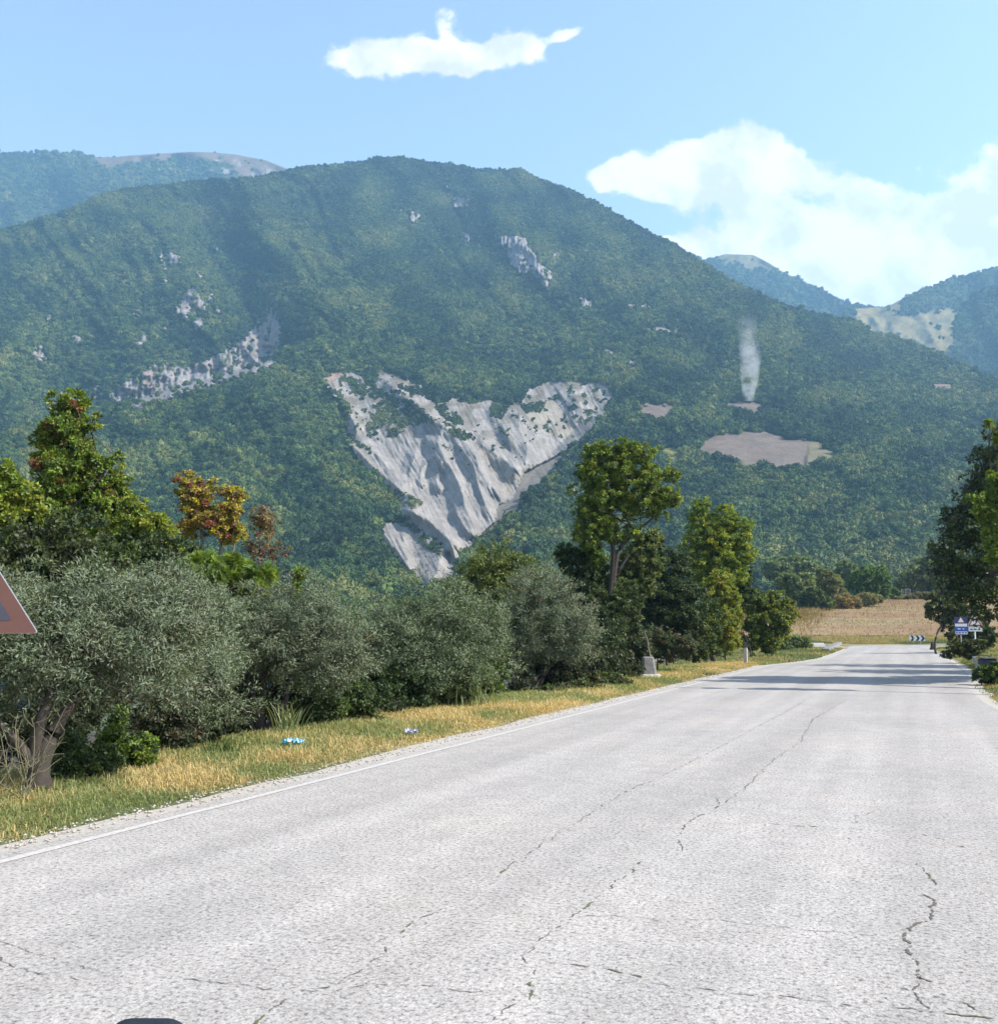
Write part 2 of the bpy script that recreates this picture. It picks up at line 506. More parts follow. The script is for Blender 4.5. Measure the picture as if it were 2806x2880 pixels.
# cracks in the asphalt
M_crack = plain('crack_dirt', (.115, .105, .08), .95, var=.5, scale=30)
M_crackgreen = plain('crack_moss', (.12, .125, .06), .95, var=.5, scale=30)


def gp(px, py):
    """pixel -> point on the road plane"""
    x = (px - CX) / F; y = -(py - CY) / F; ca, sa = math.cos(PITCH), math.sin(PITCH)
    t = -H / (sa + y * ca)
    return (x * t, (ca - y * sa) * t)


def cracks():
    A = lambda pts: [(497.4 + x * .2624, 692.9 + y * .2624) for x, y in pts]
    B = lambda pts: [(x * .26126, 817.2 + y * .26126) for x, y in pts]
    lines = [(A([(830, 400), (850, 430), (800, 460), (760, 470), (720, 500), (700, 530), (680, 560), (710, 605)]), .022),
             (A([(1200, 10), (1100, 70), (950, 150), (800, 230), (660, 300), (500, 370), (400, 430), (200, 560), (0, 690)]), .012),
             (A([(1620, 540), (1670, 555), (1770, 590)]), .014), (A([(1600, 650), (1640, 690), (1660, 720), (1700, 745)]), .016),
             (A([(1630, 770), (1650, 790), (1640, 860), (1600, 890), (1570, 900), (1540, 930), (1570, 970), (1600, 1050), (1590, 1080), (1650, 1110)]), .024),
             (A([(1540, 1125), (1580, 1140), (1600, 1170), (1640, 1200), (1655, 1225)]), .022), (A([(1590, 1080), (1580, 1140)]), .012),
             (A([(190, 1035), (420, 1050), (600, 1110), (830, 1135), (1080, 1160), (1300, 1190), (1560, 1205), (1904, 1240)]), .012),
             (A([(250, 860), (450, 850), (640, 868), (820, 860), (1000, 890), (1330, 915), (1560, 935)]), .009),
             (A([(980, 497), (1180, 510), (1400, 522), (1560, 530)]), .012), (A([(1690, 210), (1890, 212), (2050, 214)]), .03),
             (A([(1340, 20), (1200, 100), (1150, 190), (1060, 250), (930, 370), (860, 420)]), .02),
             (A([(1650, 1160), (1780, 1190), (1904, 1250)]), .012), (A([(330, 112), (410, 114)]), .03),
             (A([(1420, 400), (1450, 450), (1370, 470), (1340, 560)]), .008),
             (B([(-80, 440), (0, 480), (90, 515), (220, 545), (330, 575), (400, 592)]), .010),
             (B([(-80, 520), (0, 550), (100, 590), (220, 605), (340, 627)]), .009),
             (B([(600, 630), (760, 628), (900, 640), (1040, 660), (1250, 665), (1400, 640), (1680, 652), (1904, 680)]), .009),
             (B([(1680, 350), (1600, 390), (1560, 420), (1460, 470), (1480, 530), (1380, 580), (1250, 650), (1150, 672), (1100, 690), (1030, 750), (980, 800)]), .012),
             (B([(-60, 448), (250, 450), (700, 456), (1000, 458), (1350, 468), (1460, 470)]), .006),
             (A([(0, 1250), (60, 1190), (110, 1180), (150, 1080), (90, 1000), (190, 930), (250, 880), (400, 760), (560, 640)]), .012)]
    V = []; Fs = []; V2 = []; F2 = []
    for pts, w in lines:
        g = [gp(*p) for p in pts]; dense = []
        for (a, b_) in zip(g[:-1], g[1:]):
            n = max(2, int(math.hypot(b_[0] - a[0], b_[1] - a[1]) / .022))
            for k in range(n):
                t = k / n; dense.append((a[0] + (b_[0] - a[0]) * t, a[1] + (b_[1] - a[1]) * t))
        if len(dense) < 3: continue
        D = np.array(dense); q = np.arange(len(D)); off = 0.13 * (fbm(q / 8., q * 0 + w * 999, 5, 3, .75) - .5)
        d = np.gradient(D, axis=0); d /= np.linalg.norm(d, axis=1)[:, None] + 1e-9; nn = np.stack([-d[:, 1], d[:, 0]], 1)
        D = D + nn * off[:, None]
        wd = w * .5 * np.clip(4.2 * (fbm(q / 3.0, q * 0 + w * 333, 4, 8, .8) - .42), 0.0, 1.5)
        isg = (fbm(q / 22., q * 0 + w * 77, 2, 12) > .70)
        for k in range(len(D) - 1):
            if wd[k] + wd[k + 1] < .002: continue
            tgtV, tgtF = (V2, F2) if (isg[k] and w > .01) else (V, Fs)
            ww = 1.9 if tgtV is V2 else 1
            b0 = len(tgtV)
            for (j, s) in ((k, -1), (k, 1), (k + 1, 1), (k + 1, -1)):
                p = D[j] + nn[j] * wd[j] * s * ww; tgtV.append((p[0], p[1], .004))
            tgtF.append((b0, b0 + 1, b0 + 2, b0 + 3))
    o = mesh_np('road_cracks', V, np.array(Fs), M_crack); setprops(o, kind='structure')
    if V2:
        o = mesh_np('road_cracks', V2, np.array(F2), M_crackgreen); setprops(o, kind='structure')


cracks()

# ------------------------------------------------------------------ mountains
def terrain_material(name):
    m, nt, out = newmat(name); b = nt.nodes.new('ShaderNodeBsdfPrincipled'); b.inputs['Roughness'].default_value = .95
    b.inputs['Specular IOR Level'].default_value = .1
    at = nt.nodes.new('ShaderNodeAttribute'); at.attribute_name = 'col'
    ar = nt.nodes.new('ShaderNodeAttribute'); ar.attribute_name = 'rock'
    tc = nt.nodes.new('ShaderNodeTexCoord').outputs['Object']
    n1 = nnoise(nt, tc, .05, 8, .7); n2 = nnoise(nt, tc, .35, 5, .7)
    k = nramp(nt, n1, [(.3, .72), (.7, 1.2)]); k2 = nramp(nt, n2, [(.3, .78), (.7, 1.15)])
    c = nmix(nt, 1.0, at.outputs['Color'], k, 'MULTIPLY'); c = nmix(nt, 1.0, c, k2, 'MULTIPLY')
    nt.links.new(c, b.inputs['Base Color'])
    h = nmath(nt, 'ADD', n1, nmath(nt, 'MULTIPLY', n2, .35))
    bp = nbump(nt, h, .8, 3.0)
    nt.links.new(bp, b.inputs['Normal']); nt.links.new(b.outputs[0], out.inputs[0]); return m


M_terr = terrain_material('mountain_ground')


def seg_fin(D, U, Vv, poly, A, wl, wr, mask=None):
    """raise a ridge along poly: A metres nearer at the crest, falling off over wl px to the left, wr px to the right"""
    best = np.full(U.shape, 1e9); bs = np.zeros(U.shape); fade = np.zeros(U.shape); n = len(poly) - 1
    for i in range(n):
        (x0, y0), (x1, y1) = poly[i], poly[i + 1]
        dx, dy = x1 - x0, y1 - y0; L2 = dx * dx + dy * dy
        t = np.clip(((U - x0) * dx + (Vv - y0) * dy) / L2, 0, 1)
        ex = U - (x0 + t * dx); ey = Vv - (y0 + t * dy); d = np.hypot(ex, ey)
        side = np.sign(ex * -dy + ey * dx) * -1     # + = right of the line going down the picture
        m = d < best
        best = np.where(m, d, best); bs = np.where(m, side, bs); fade = np.where(m, (i + t) / n, fade)
    w = np.where(bs > 0, wr, wl)
    p = np.clip(1 - best / w, 0, 1)
    endf = np.minimum(1, np.minimum(fade, 1 - fade) * 6 + .15)
    return D - A * p * endf


def interp_line(pts):
    a = np.array(pts, float); return lambda u: np.interp(u, a[:, 0], a[:, 1])


def Z1(pts): return [(302 + x * .16796, 355.3 + y * .16796) for x, y in pts]
def Z3(pts): return [(x * .1866, 124.4 + y * .1866) for x, y in pts]
def Z4(pts): return [(319.8 + x * .1866, 124.4 + y * .1866) for x, y in pts]
def Z5(pts): return [(639.6 + x * .2, 106.6 + y * .2) for x, y in pts]


MARL = Z1([(95, 140), (200, 105), (270, 100), (330, 110), (430, 190), (450, 80), (520, 90), (600, 140), (760, 200), (800, 285), (900, 255), (1000, 290), (1100, 265),
           (1200, 290), (1290, 290), (1350, 200), (1450, 160), (1550, 150), (1750, 160), (1810, 180), (1850, 240), (1830, 330), (1760, 410), (1720, 480),
           (1650, 520), (1560, 620), (1480, 740), (1370, 840), (1320, 920), (1230, 1010), (1100, 1120), (1020, 1150), (960, 1190), (930, 1300),
           (830, 1380), (720, 1430), (690, 1390), (640, 1300), (560, 1230), (480, 1160), (455, 1050), (490, 1005), (560, 1000), (630, 985), (545, 920),
           (585, 880), (500, 790), (430, 730), (340, 650), (300, 560), (235, 500), (245, 440), (275, 350), (230, 280), (165, 215)])
GREEN_IN = [Z1(p) for p in (
    [(390, 330), (430, 290), (540, 300), (700, 340), (760, 380), (700, 420), (560, 440), (420, 410)],
    [(370, 130), (430, 170), (530, 250), (640, 270), (760, 370), (700, 380), (560, 310), (450, 270), (390, 240)],
    [(840, 400), (900, 420), (1030, 500), (960, 510), (880, 480)], [(590, 860), (650, 830), (720, 880), (680, 920), (610, 890)],
    [(545, 920), (640, 960), (720, 1050), (660, 1060), (560, 1000)], [(700, 1070), (790, 1080), (835, 1160), (820, 1210), (740, 1150), (690, 1110)],
    [(560, 180), (760, 200), (800, 280), (760, 260), (660, 230)], [(250, 130), (340, 150), (390, 230), (350, 280), (290, 200)],
    [(780, 300), (860, 300), (960, 400), (900, 420), (820, 360)], [(400, 450), (440, 430), (450, 480), (410, 480)],
    [(500, 430), (560, 430), (600, 480), (540, 500)], [(1130, 300), (1230, 300), (1180, 380), (1120, 360)],
    
    [(540, 1230), (640, 1310), (700, 1390), (600, 1360)], [(1300, 300), (1420, 280), (1460, 330), (1330, 350)],
    [(250, 440), (400, 560), (420, 600), (300, 520)], [(560, 790), (620, 820), (600, 850), (540, 810)])]
FLOOR = Z1([(1760, 400), (1640, 520), (1520, 590), (1320, 700), (1250, 850), (1160, 900), (1150, 990), (1060, 1070), (1030, 1130), (1100, 1100),
            (1230, 990), (1370, 830), (1480, 720), (1560, 600), (1700, 470)])
YELLOW_IN = [Z1(p) for p in ([(240, 480), (300, 490), (420, 640), (560, 800), (500, 790), (340, 650)], [(1020, 520), (1180, 610), (1290, 720), (1230, 850), (1150, 720)],
                             [(460, 1030), (560, 1150), (640, 1290), (560, 1230), (480, 1160)], [(630, 1340), (720, 1380), (720, 1430), (640, 1400)],
                             [(1330, 360), (1480, 260), (1640, 380), (1600, 500), (1480, 480)])]
PINK_IN = [Z1([(90, 130), (200, 100), (260, 125), (180, 150), (110, 170)])]
ROCKS = [Z3(p) for p in (
    [(690, 1515), (690, 1440), (730, 1360), (830, 1300), (880, 1300), (895, 1340), (890, 1420), (800, 1440), (760, 1500)],
    [(925, 1440), (930, 1340), (1040, 1330), (1130, 1360), (1150, 1270), (1280, 1250), (1300, 1280), (1300, 1335), (1100, 1400)],
    [(1240, 1230), (1310, 1240), (1400, 1290), (1400, 1310), (1310, 1330)], [(1300, 1160), (1390, 1180), (1410, 1300), (1330, 1250)],
    [(1370, 1050), (1470, 990), (1480, 1220), (1440, 1275), (1410, 1180)], [(850, 735), (860, 690), (930, 680), (980, 730), (920, 745)],
    [(1045, 780), (1070, 790), (1090, 835), (1060, 830)], [(935, 1000), (945, 950), (1000, 890), (1040, 880), (1090, 950), (1095, 1010), (1060, 990), (990, 1040)],
    [(1030, 1060), (1080, 1020), (1085, 1110), (1040, 1100)], [(1110, 890), (1135, 900), (1145, 955), (1120, 950)], [(165, 1270), (180, 1180), (210, 1160), (245, 1240), (225, 1290), (200, 1250)],
    [(380, 1120), (430, 1140), (440, 1195), (420, 1190)], [(735, 1170), (770, 1100), (790, 1180), (760, 1185)], [(705, 1000), (750, 985), (755, 1025), (710, 1025)],
    [(1135, 655), (1160, 655), (1160, 685), (1140, 680)], [(250, 1020), (275, 1010), (275, 1060), (255, 1060)], [(1490, 970), (1510, 970), (1505, 1000), (1490, 1000)],
    [(480, 1440), (530, 1400), (525, 1500), (480, 1510)], [(570, 1450), (680, 1380), (670, 1500), (590, 1520)], [(870, 1080), (900, 1070), (900, 1110), (875, 1105)],
    [(1150, 990), (1180, 985), (1185, 1015), (1155, 1020)], [(870, 760), (885, 760), (885, 775), (870, 775)], [(870, 820), (900, 820), (900, 838), (870, 838)])]
ROCKS += [Z3(p) for p in ([(560, 1510), (640, 1400), (720, 1350), (830, 1280), (900, 1290), (1010, 1300), (1140, 1240), (1240, 1200), (1330, 1130), (1400, 1010), (1470, 960), (1500, 1100), (1490, 1260), (1400, 1310), (1300, 1345), (1100, 1410), (930, 1455), (760, 1520)],)]
ROCKS += [Z4(p) for p in (
    [(930, 590), (1090, 598), (1130, 680), (1180, 740), (1240, 790), (1235, 830), (1195, 870), (1130, 790), (1060, 792), (1015, 740), (1000, 655), (930, 655)],
    [(755, 560), (775, 570), (810, 630), (790, 640)], [(690, 385), (790, 385), (790, 430), (730, 450), (700, 430)], [(475, 460), (540, 465), (540, 500), (480, 530)],
    [(430, 450), (460, 455), (450, 485)], [(620, 555), (645, 560), (640, 590)], [(1640, 950), (1680, 965), (1760, 965), (1765, 985), (1650, 975)], [(1250, 680), (1270, 680), (1270, 715), (1250, 710)],
    [(1380, 820), (1400, 825), (1395, 845), (1378, 845)], [(655, 315), (680, 320), (670, 345)], [(930, 370), (960, 375), (955, 395)], [(40, 235), (70, 235), (65, 255)], [(1380, 930), (1440, 930), (1460, 970), (1400, 985)],
    [(1530, 1210), (1590, 1215), (1580, 1235), (1530, 1232)], [(1650, 1265), (1700, 1262), (1700, 1285), (1650, 1285)], [(1510, 1325), (1560, 1325), (1550, 1345), (1500, 1345)])]
SCREE = [Z5([(1440, 1255), (1560, 1262), (1790, 1330), (1900, 1380), (1900, 1440), (1790, 1400), (1640, 1350), (1500, 1300)]),
         Z5([(20, 1100), (250, 1110), (300, 1140), (200, 1150), (60, 1140)])]
FIELDS = [(Z5([(0, 1502), (200, 1500), (150, 1548), (60, 1560), (0, 1535)]), (.150, .120, .096)), (Z5([(330, 1502), (590, 1478), (604, 1490), (590, 1545), (500, 1530), (470, 1510)]), (.150, .120, .096)),
          (Z5([(640, 1515), (770, 1520), (700, 1540)]), (.150, .120, .096)),
          (Z5([(330, 1658), (610, 1640), (700, 1665), (850, 1680), (830, 1795), (470, 1790), (450, 1755), (400, 1740), (300, 1745)]), (.150, .120, .096)),
          (Z5([(849, 1680), (930, 1700), (1010, 1768), (900, 1780), (829, 1795)]), (.16, .14, .08)), (Z5([(112, 1722), (215, 1715), (212, 1770), (120, 1782)]), (.17, .165, .05)),
          (Z5([(1170, 1522), (1240, 1520), (1240, 1540)]), (.2, .2, .13))]
BLINE = interp_line([(-260, 500), (0, 440), (93, 410), (130, 406), (173, 393), (205, 384), (243, 372.6), (274, 361), (291, 352), (317, 344.6), (345, 339), (400, 330)])
RIDGE = interp_line([(-260, 310), (-100, 255), (0, 230), (26, 223), (56, 214), (78, 206.5), (101, 195), (123, 189), (179, 184), (205, 180), (254, 177.6), (280, 173), (298.6, 168),
                     (317, 166), (338, 163.6), (366, 161), (376, 157.6), (402, 158), (432, 162.7), (450, 164), (476.6, 170), (484, 169), (506, 170), (521, 169), (534, 177.6),
                     (553, 184), (577, 193.5), (600, 204.6), (618, 216), (652, 234.5), (675, 245.7), (690, 255), (740, 287), (780, 305), (808, 313), (858, 323), (870, 333),
                     (900, 339), (940, 355), (997, 383), (1100, 430), (1260, 480)])
PXC = .16796


def D_main(u, v):
    D = np.interp(v, [150, 200, 250, 300, 340, 380, 420, 460, 500, 540, 580, 600, 655], [2600, 2380, 2080, 1760, 1500, 1290, 1120, 980, 850, 720, 590, 520, 400])
    # the right flank of the mountain runs on into the side valley
    D = D + sstep(640, 1000, u) * (sstep(480, 320, v) * 450)
    jump = 330 * (1 - sstep(240, 352, u))
    d = BLINE(u) - v
    D = D + jump * np.where(d > 0, np.exp(-np.maximum(d, 0) / 90.0), 0) * sstep(0, 5, d)
    k = D / 1500.0
    # gullies and spurs running from upper left to lower right
    wob = 26 * (fbm(u / 60, v / 60, 3, 2) - .5)
    msoft = 1 - .9 * (inpoly(u, v, MARL) * 1.0)
    c = (u * .78 - v * .62) + wob; a = (u * .62 + v * .78)
    up = sstep(560, 420, v); hi = sstep(345, 300, v)
    D = D - 120 * k * (ridged(c / 95, a / 420, 2, 11) - .5) * up
    D = D - 50 * k * (ridged(c / 34, a / 150, 3, 19) - .5) * up * (.35 + .65 * hi)
    D = D - 22 * k * (ridged(c / 13, a / 50, 2, 29) - .5) * (.4 + .6 * up) * msoft
    D = D - 30 * k * (fbm(u / 16, v / 11, 4, 41) - .5) * msoft
    # spurs of the left slope, the hollow beside the right cliff
    D = seg_fin(D, u, v, [(240, 178), (262, 230), (300, 275), (352, 330)], 75 * 1.3, 46, 34)
    D = seg_fin(D, u, v, [(130, 190), (160, 235), (195, 290), (220, 350)], 60, 36, 30)
    D = seg_fin(D, u, v, [(470, 185), (497, 232), (520, 252), (552, 284)], 85, 26, 60)
    D = seg_fin(D, u, v, [(560, 205), (590, 262), (610, 300)], 45, 26, 40)
    D = seg_fin(D, u, v, [(338, 172), (360, 215), (420, 290), (470, 330)], 60, 50, 70)
    # cliffs
    rock = np.zeros(u.shape)
    uu = u + 7 * (fbm(u / 5, v / 5, 3, 61) - .5); vv = v + 9 * (fbm(u / 5, v / 5, 3, 67) - .5)
    for p in ROCKS: rock = np.maximum(rock, inpoly(uu, vv, p) * 1.0)
    D = D - rock * (30 * k * (ridged(u / 3.4, v / 10, 3, 71) - .35))
    # the landslide
    mu = u + 3.5 * (fbm(u / 4, v / 4, 3, 81) - .5); mv = v + 3.5 * (fbm(u / 4, v / 4, 3, 87) - .5)
    marl = inpoly(mu, mv, MARL) * 1.0
    E = np.zeros(u.shape)
    s = .168
    def fin(poly, A, wl, wr):
        nonlocal E
        E = seg_fin(E, u, v, Z1(poly), A, wl * s, wr * s)
    fin([(830, 440), (805, 520), (850, 620), (900, 700), (945, 790), (968, 900), (1010, 1000), (1050, 1075)], 15, 95, 80)
    fin([(865, 450), (950, 560), (1015, 650), (1055, 800), (1090, 900), (1140, 995)], 13, 75, 75)
    fin([(960, 500), (1060, 650), (1110, 760), (1190, 870)], 9, 50, 55)
    fin([(1030, 510), (1180, 600), (1310, 715)], 13, 90, 60)
    fin([(850, 590), (795, 690), (800, 760), (835, 820)], 8, 60, 50)
    fin([(800, 570), (710, 680), (700, 740), (720, 800)], 7, 60, 50)
    fin([(905, 905), (955, 1020), (1040, 1090)], 9, 60, 60)
    fin([(680, 560), (640, 700), (640, 790)], 7, 60, 50)
    fin([(250, 490), (400, 640), (530, 760), (650, 860), (715, 920)], 14, 60, 90)
    fin([(330, 480), (470, 620), (620, 800)], 7, 50, 50)
    fin([(555, 900), (720, 960), (850, 1060), (950, 1180)], 16, 90, 90)
    fin([(600, 900), (760, 1000), (880, 1110), (930, 1250)], 7, 40, 50)
    fin([(480, 1050), (560, 1160), (655, 1300)], 9, 50, 45)
    fin([(590, 1050), (615, 1150), (645, 1230)], 6, 45, 35)
    fin([(530, 1030), (590, 1150), (650, 1260)], 5, 35, 30)
    fin([(700, 1060), (820, 1160), (810, 1280), (740, 1400)], 12, 120, 60)
    fin([(1290, 300), (1290, 430), (1340, 560), (1320, 700)], 15, 110, 170)
    fin([(1600, 200), (1660, 320), (1690, 400)], 7, 50, 60)
    fin([(1500, 180), (1600, 300), (1640, 430)], 8, 60, 60)
    fin([(1100, 300), (1190, 420), (1260, 560)], 8, 60, 60)
    fin([(1400, 280), (1500, 420), (1540, 520)], 4, 60, 60)
    fin([(640, 250), (760, 350), (840, 420), (1040, 500)], 10, 60, 60)
    fin([(470, 130), (640, 280), (830, 430)], 9, 60, 60)
    fin([(100, 150), (200, 260), (300, 380), (330, 470)], 12, 60, 80)
    fin([(1904, 330), (1720, 480), (1560, 640), (1350, 900), (1100, 1120)], 26, 100, 240)
    c1 = (u - .55 * v); c2 = (u + .1 * v)
    E = E - 2.4 * (ridged((c1 + 4 * fbm(u / 12, v / 12, 2, 5)) / 3.8, v / 26., 3, 91) - .5) - 1.2 * (ridged((u - .75 * v + 5 * fbm(u / 9, v / 9, 2, 15)) / 11., v / 40., 2, 95) - .5)
    E = E - 1.7 * (ridged(c1 / 1.9, v / 15., 2, 197) - .5) - 1.5 * (fbm(u / 6., v / 5., 4, 97) - .5)
    fl = inpoly(mu, mv, FLOOR)
    E = np.where(fl, E * .3, E)
    D = D + marl * E * 2.7
    for p, _ in FIELDS:
        q = inpoly(u, v, [(a + (a - np.mean([z[0] for z in p])) * .08, b + (b - np.mean([z[1] for z in p])) * .2) for a, b in p])
        if q.any(): cxm, cym = float(u[q].mean()), float(v[q].mean()); sl = np.polyfit(v[q], D[q], 1); D = np.where(q, np.polyval(sl, v), D)
    D = D + (1 - marl) * 0 
    return D, rock, marl, fl


def build_sheet(name, us, ridge, bottom, nrow, Dfun, colfun, back=(300, -180)):
    u = np.asarray(us, float); t = np.linspace(0, 1, nrow)
    rv = ridge(u); U = np.repeat(u[None], nrow, 0); Vv = bottom + t[:, None] * (rv[None] - bottom)
    D, masks = Dfun(U, Vv)
    X, Y, Z = P2W(U, Vv, D)
    Xb = [X]; Yb = [Y]; Zb = [Z]
    for f in (.33, 1.0):   # the far side falls away behind the ridge
        sc_ = (Y[-1] + back[0] * f) / Y[-1]
        Xb.append((X[-1] * sc_)[None]); Yb.append((Y[-1] + back[0] * f)[None]); Zb.append((Z[-1] + back[1] * f * (1 if f == 1 else .6))[None])
    X = np.concatenate(Xb); Y = np.concatenate(Yb); Z = np.concatenate(Zb)
    n, m = X.shape; V = np.stack([X, Y, Z], -1)
    i = np.arange(n - 1)[:, None] * m + np.arange(m - 1)[None]
    Fq = np.stack([i, i + 1, i + m + 1, i + m], -1).reshape(-1, 4)
    Ux = np.concatenate([U, U[-1:], U[-1:]]); Vx = np.concatenate([Vv, Vv[-1:], Vv[-1:]])
    col, dens = colfun(Ux, Vx, Y, masks)
    o = mesh_np(name, V.reshape(-1, 3), Fq, M_terr, col=col.reshape(-1, 3), smooth=True)
    setprops(o, kind='structure')
    return V, Ux, Vx, dens


TREEPTS = []   # (x, y, z, radius, tint, kind)


def scatter(V, Ux, Vx, dens, per_m2, rad_fn, umin=-140, umax=1140, tintseed=3, zoff=.35, radmul=None):
    a = V[:-1, :-1]; b_ = V[:-1, 1:]; c = V[1:, 1:]; d = V[1:, :-1]
    area = .5 * (np.linalg.norm(np.cross(b_ - a, c - a), axis=-1) + np.linalg.norm(np.cross(c - a, d - a), axis=-1))
    area = np.minimum(area, np.median(area) * 30)
    dq = .25 * (dens[:-1, :-1] + dens[:-1, 1:] + dens[1:, 1:] + dens[1:, :-1])
    u = Ux[:-1, :-1]; ok = (u > umin) & (u < umax)
    rad0 = rad_fn(a[..., 1])
    if radmul is not None: rad0 = rad0 * radmul[:-1, :-1]
    w = (area * per_m2 * dq * ok * (3.2 / rad0) ** 2).ravel()
    n = rng.poisson(w); idx = np.repeat(np.arange(len(w)), n); k = len(idx)
    s = rng.random((k, 1)); t = rng.random((k, 1))
    A, B, C, Dd = [q.reshape(-1, 3)[idx] for q in (a, b_, c, d)]
    p = (A * (1 - s) + B * s) * (1 - t) + (Dd * (1 - s) + C * s) * t
    uq = u.ravel()[idx]; vq = Vx[:-1, :-1].ravel()[idx]
    r = rad0.ravel()[idx] * np.clip(rng.lognormal(-.08, .3, k), .45, 1.8) * (.72 + .56 * fbm(uq / 13, vq / 9, 3, tintseed + 50))
    uu = u.ravel()[idx]; vv = Vx[:-1, :-1].ravel()[idx]
    patch = fbm(uu / 34, vv / 20, 4, tintseed)
    tint = np.clip(.46 + (patch - .5) * 1.9 + rng.normal(0, .22, k), 0, 1)
    p[:, 2] += r * zoff
    TREEPTS.append(np.column_stack([p, r, tint]))
    return k


def col_main(U, Vv, Y, masks):
    rock, marl, fl = [np.concatenate([q, q[-1:], q[-1:]]) for q in masks]
    base = np.zeros(U.shape + (3,)) + np.array([.040, .058, .026])
    n = fbm(U / 30, Vv / 18, 4, 3)[..., None]; base = base * (.8 + .6 * n)
    g = sstep(.5, .68, fbm(U / 55, Vv / 35, 3, 123))[..., None] * sstep(420, 330, Vv)[..., None]
    base = base * (1 - .6 * g) + np.array([.088, .098, .038]) * .6 * g
    jit = fbm(U / 4, Vv / 4, 3, 33)
    mu = U + 5 * (fbm(U / 6, Vv / 6, 3, 101) - .5); mv = Vv + 5 * (fbm(U / 6, Vv / 6, 3, 103) - .5)
    mm = marl[..., None]
    up = sstep(470, 400, Vv)[..., None]
    mc = np.array([.222, .207, .186]) * (.86 + .28 * fbm(U / 7, Vv / 12, 4, 55))[..., None]
    st = ridged((U - .62 * Vv + 3 * fbm(U / 9, Vv / 9, 2, 5)) / 2.3, Vv / 24., 2, 191)[..., None]; mc = mc * (.72 + .5 * st)
    brown = sstep(.44, .62, fbm(U / 9, Vv / 7, 4, 59))[..., None]
    mc = mc * (1 - .8 * up * brown) + np.array([.115, .10, .07]) * .8 * up * brown
    for p in YELLOW_IN:
        q = inpoly(mu, mv, p)[..., None] * .75; mc = mc * (1 - q) + np.array([.25, .22, .17]) * q
    for p in PINK_IN:
        q = inpoly(mu, mv, p)[..., None] * .75; mc = mc * (1 - q) + np.array([.30, .19, .14]) * (.6 + .8 * jit[..., None]) * q
    q = fl[..., None] * .8; mc = mc * (1 - q) + np.array([.13, .12, .095]) * q
    gin = np.zeros(U.shape, bool)
    for p in GREEN_IN: gin |= inpoly(mu, mv, p)
    veg = gin * sstep(.30, .5, fbm(U / 3.5, Vv / 3.0, 3, 431)) + sstep(.60, .70, jit) * up[..., 0] * (fbm(U / 22, Vv / 16, 2, 77) > .42) * .8
    veg = np.clip(veg, 0, 1) * marl; q = veg[..., None] * .8
    mc = mc * (1 - q) + np.array([.06, .062, .035]) * q
    c = base * (1 - mm) + mc * mm
    # a thin belt of dry scrub round the slide
    rc = np.array([.215, .20, .19]) * (.7 + .5 * fbm(U / 2.5, Vv / 5, 3, 88))[..., None]
    pk = sstep(.55, .7, fbm(U / 14, Vv / 14, 2, 99))[..., None] * .35; rc = rc * (1 - pk) + np.array([.23, .165, .13]) * pk
    rm = rock * sstep(.30, .42, fbm(U / 2.2, Vv / 6.5, 3, 222)); rr = rm[..., None] * (1 - mm)
    c = c * (1 - rr) + rc * rr
    open_ = np.zeros(U.shape)
    for p in SCREE:
        q = inpoly(mu, mv, p) * sstep(.38, .55, fbm(U / 6, Vv / 3, 3, 111)); open_ = np.maximum(open_, q); q = q[..., None]
        c = c * (1 - q) + np.array([.18, .165, .15]) * q
    mu2 = U + 9 * (fbm(U / 7, Vv / 5, 3, 101) - .5); mv2 = Vv + 7.0 * (fbm(U / 8, Vv / 6, 3, 103) - .5)
    for p, fc in FIELDS:
        cx_, cy_ = np.mean([z[0] for z in p]), np.mean([z[1] for z in p]); hh_ = max(z[1] for z in p) - min(z[1] for z in p)
        p = [(a + (a - cx_) * .07, b + (b - cy_) * (.2 if hh_ > 20 else .35) + (1 if b > cy_ else 0)) for a, b in p]
        q = inpoly(mu2, mv2, p) * 1.0; open_ = np.maximum(open_, q); q = q[..., None]; c = c * (1 - q) + np.array(fc) * q
    rdil = np.zeros(U.shape)
    for ddx, ddy in ((0, 4), (0, 7), (2, 2), (-2, 2), (0, 0)):
        for p in ROCKS: rdil = np.maximum(rdil, inpoly(U + ddx + 5 * (jit - .5), Vv - ddy, p) * 1.0)
    dens = (1 - marl) * (1 - rm) * (1 - .82 * rdil) * (1 - open_) + marl * veg * (.14 + .34 * up[..., 0]) * (1 - fl * .7)
    gl = sstep(.56, .68, fbm(U / 26, Vv / 17, 4, 321)) * sstep(400, 340, Vv)
    dens = dens * (1 - .55 * gl)
    return c, dens


def far_D(lo, hi, v0, v1, amp, seed, sx=60, sy=40):
    def f(U, Vv):
        D = np.interp(Vv, [v1, v0], [hi, lo])
        D = D - amp * (ridged((U * .8 - Vv * .5) / sx, (U * .5 + Vv) / (sy * 3), 3, seed) - .5) - amp * .35 * (fbm(U / 12, Vv / 9, 4, seed + 5) - .5)
        return D, ()
    return f


# main mountain
usM = np.concatenate([np.arange(-260, -10, 5), np.arange(-10, 302, 1.6), np.arange(302, 664, .8), np.arange(664, 1010, 1.8), np.arange(1010, 1261, 6)])


def Dm(U, Vv):
    D, rock, marl, fl = D_main(U, Vv); return D, (rock, marl, fl)


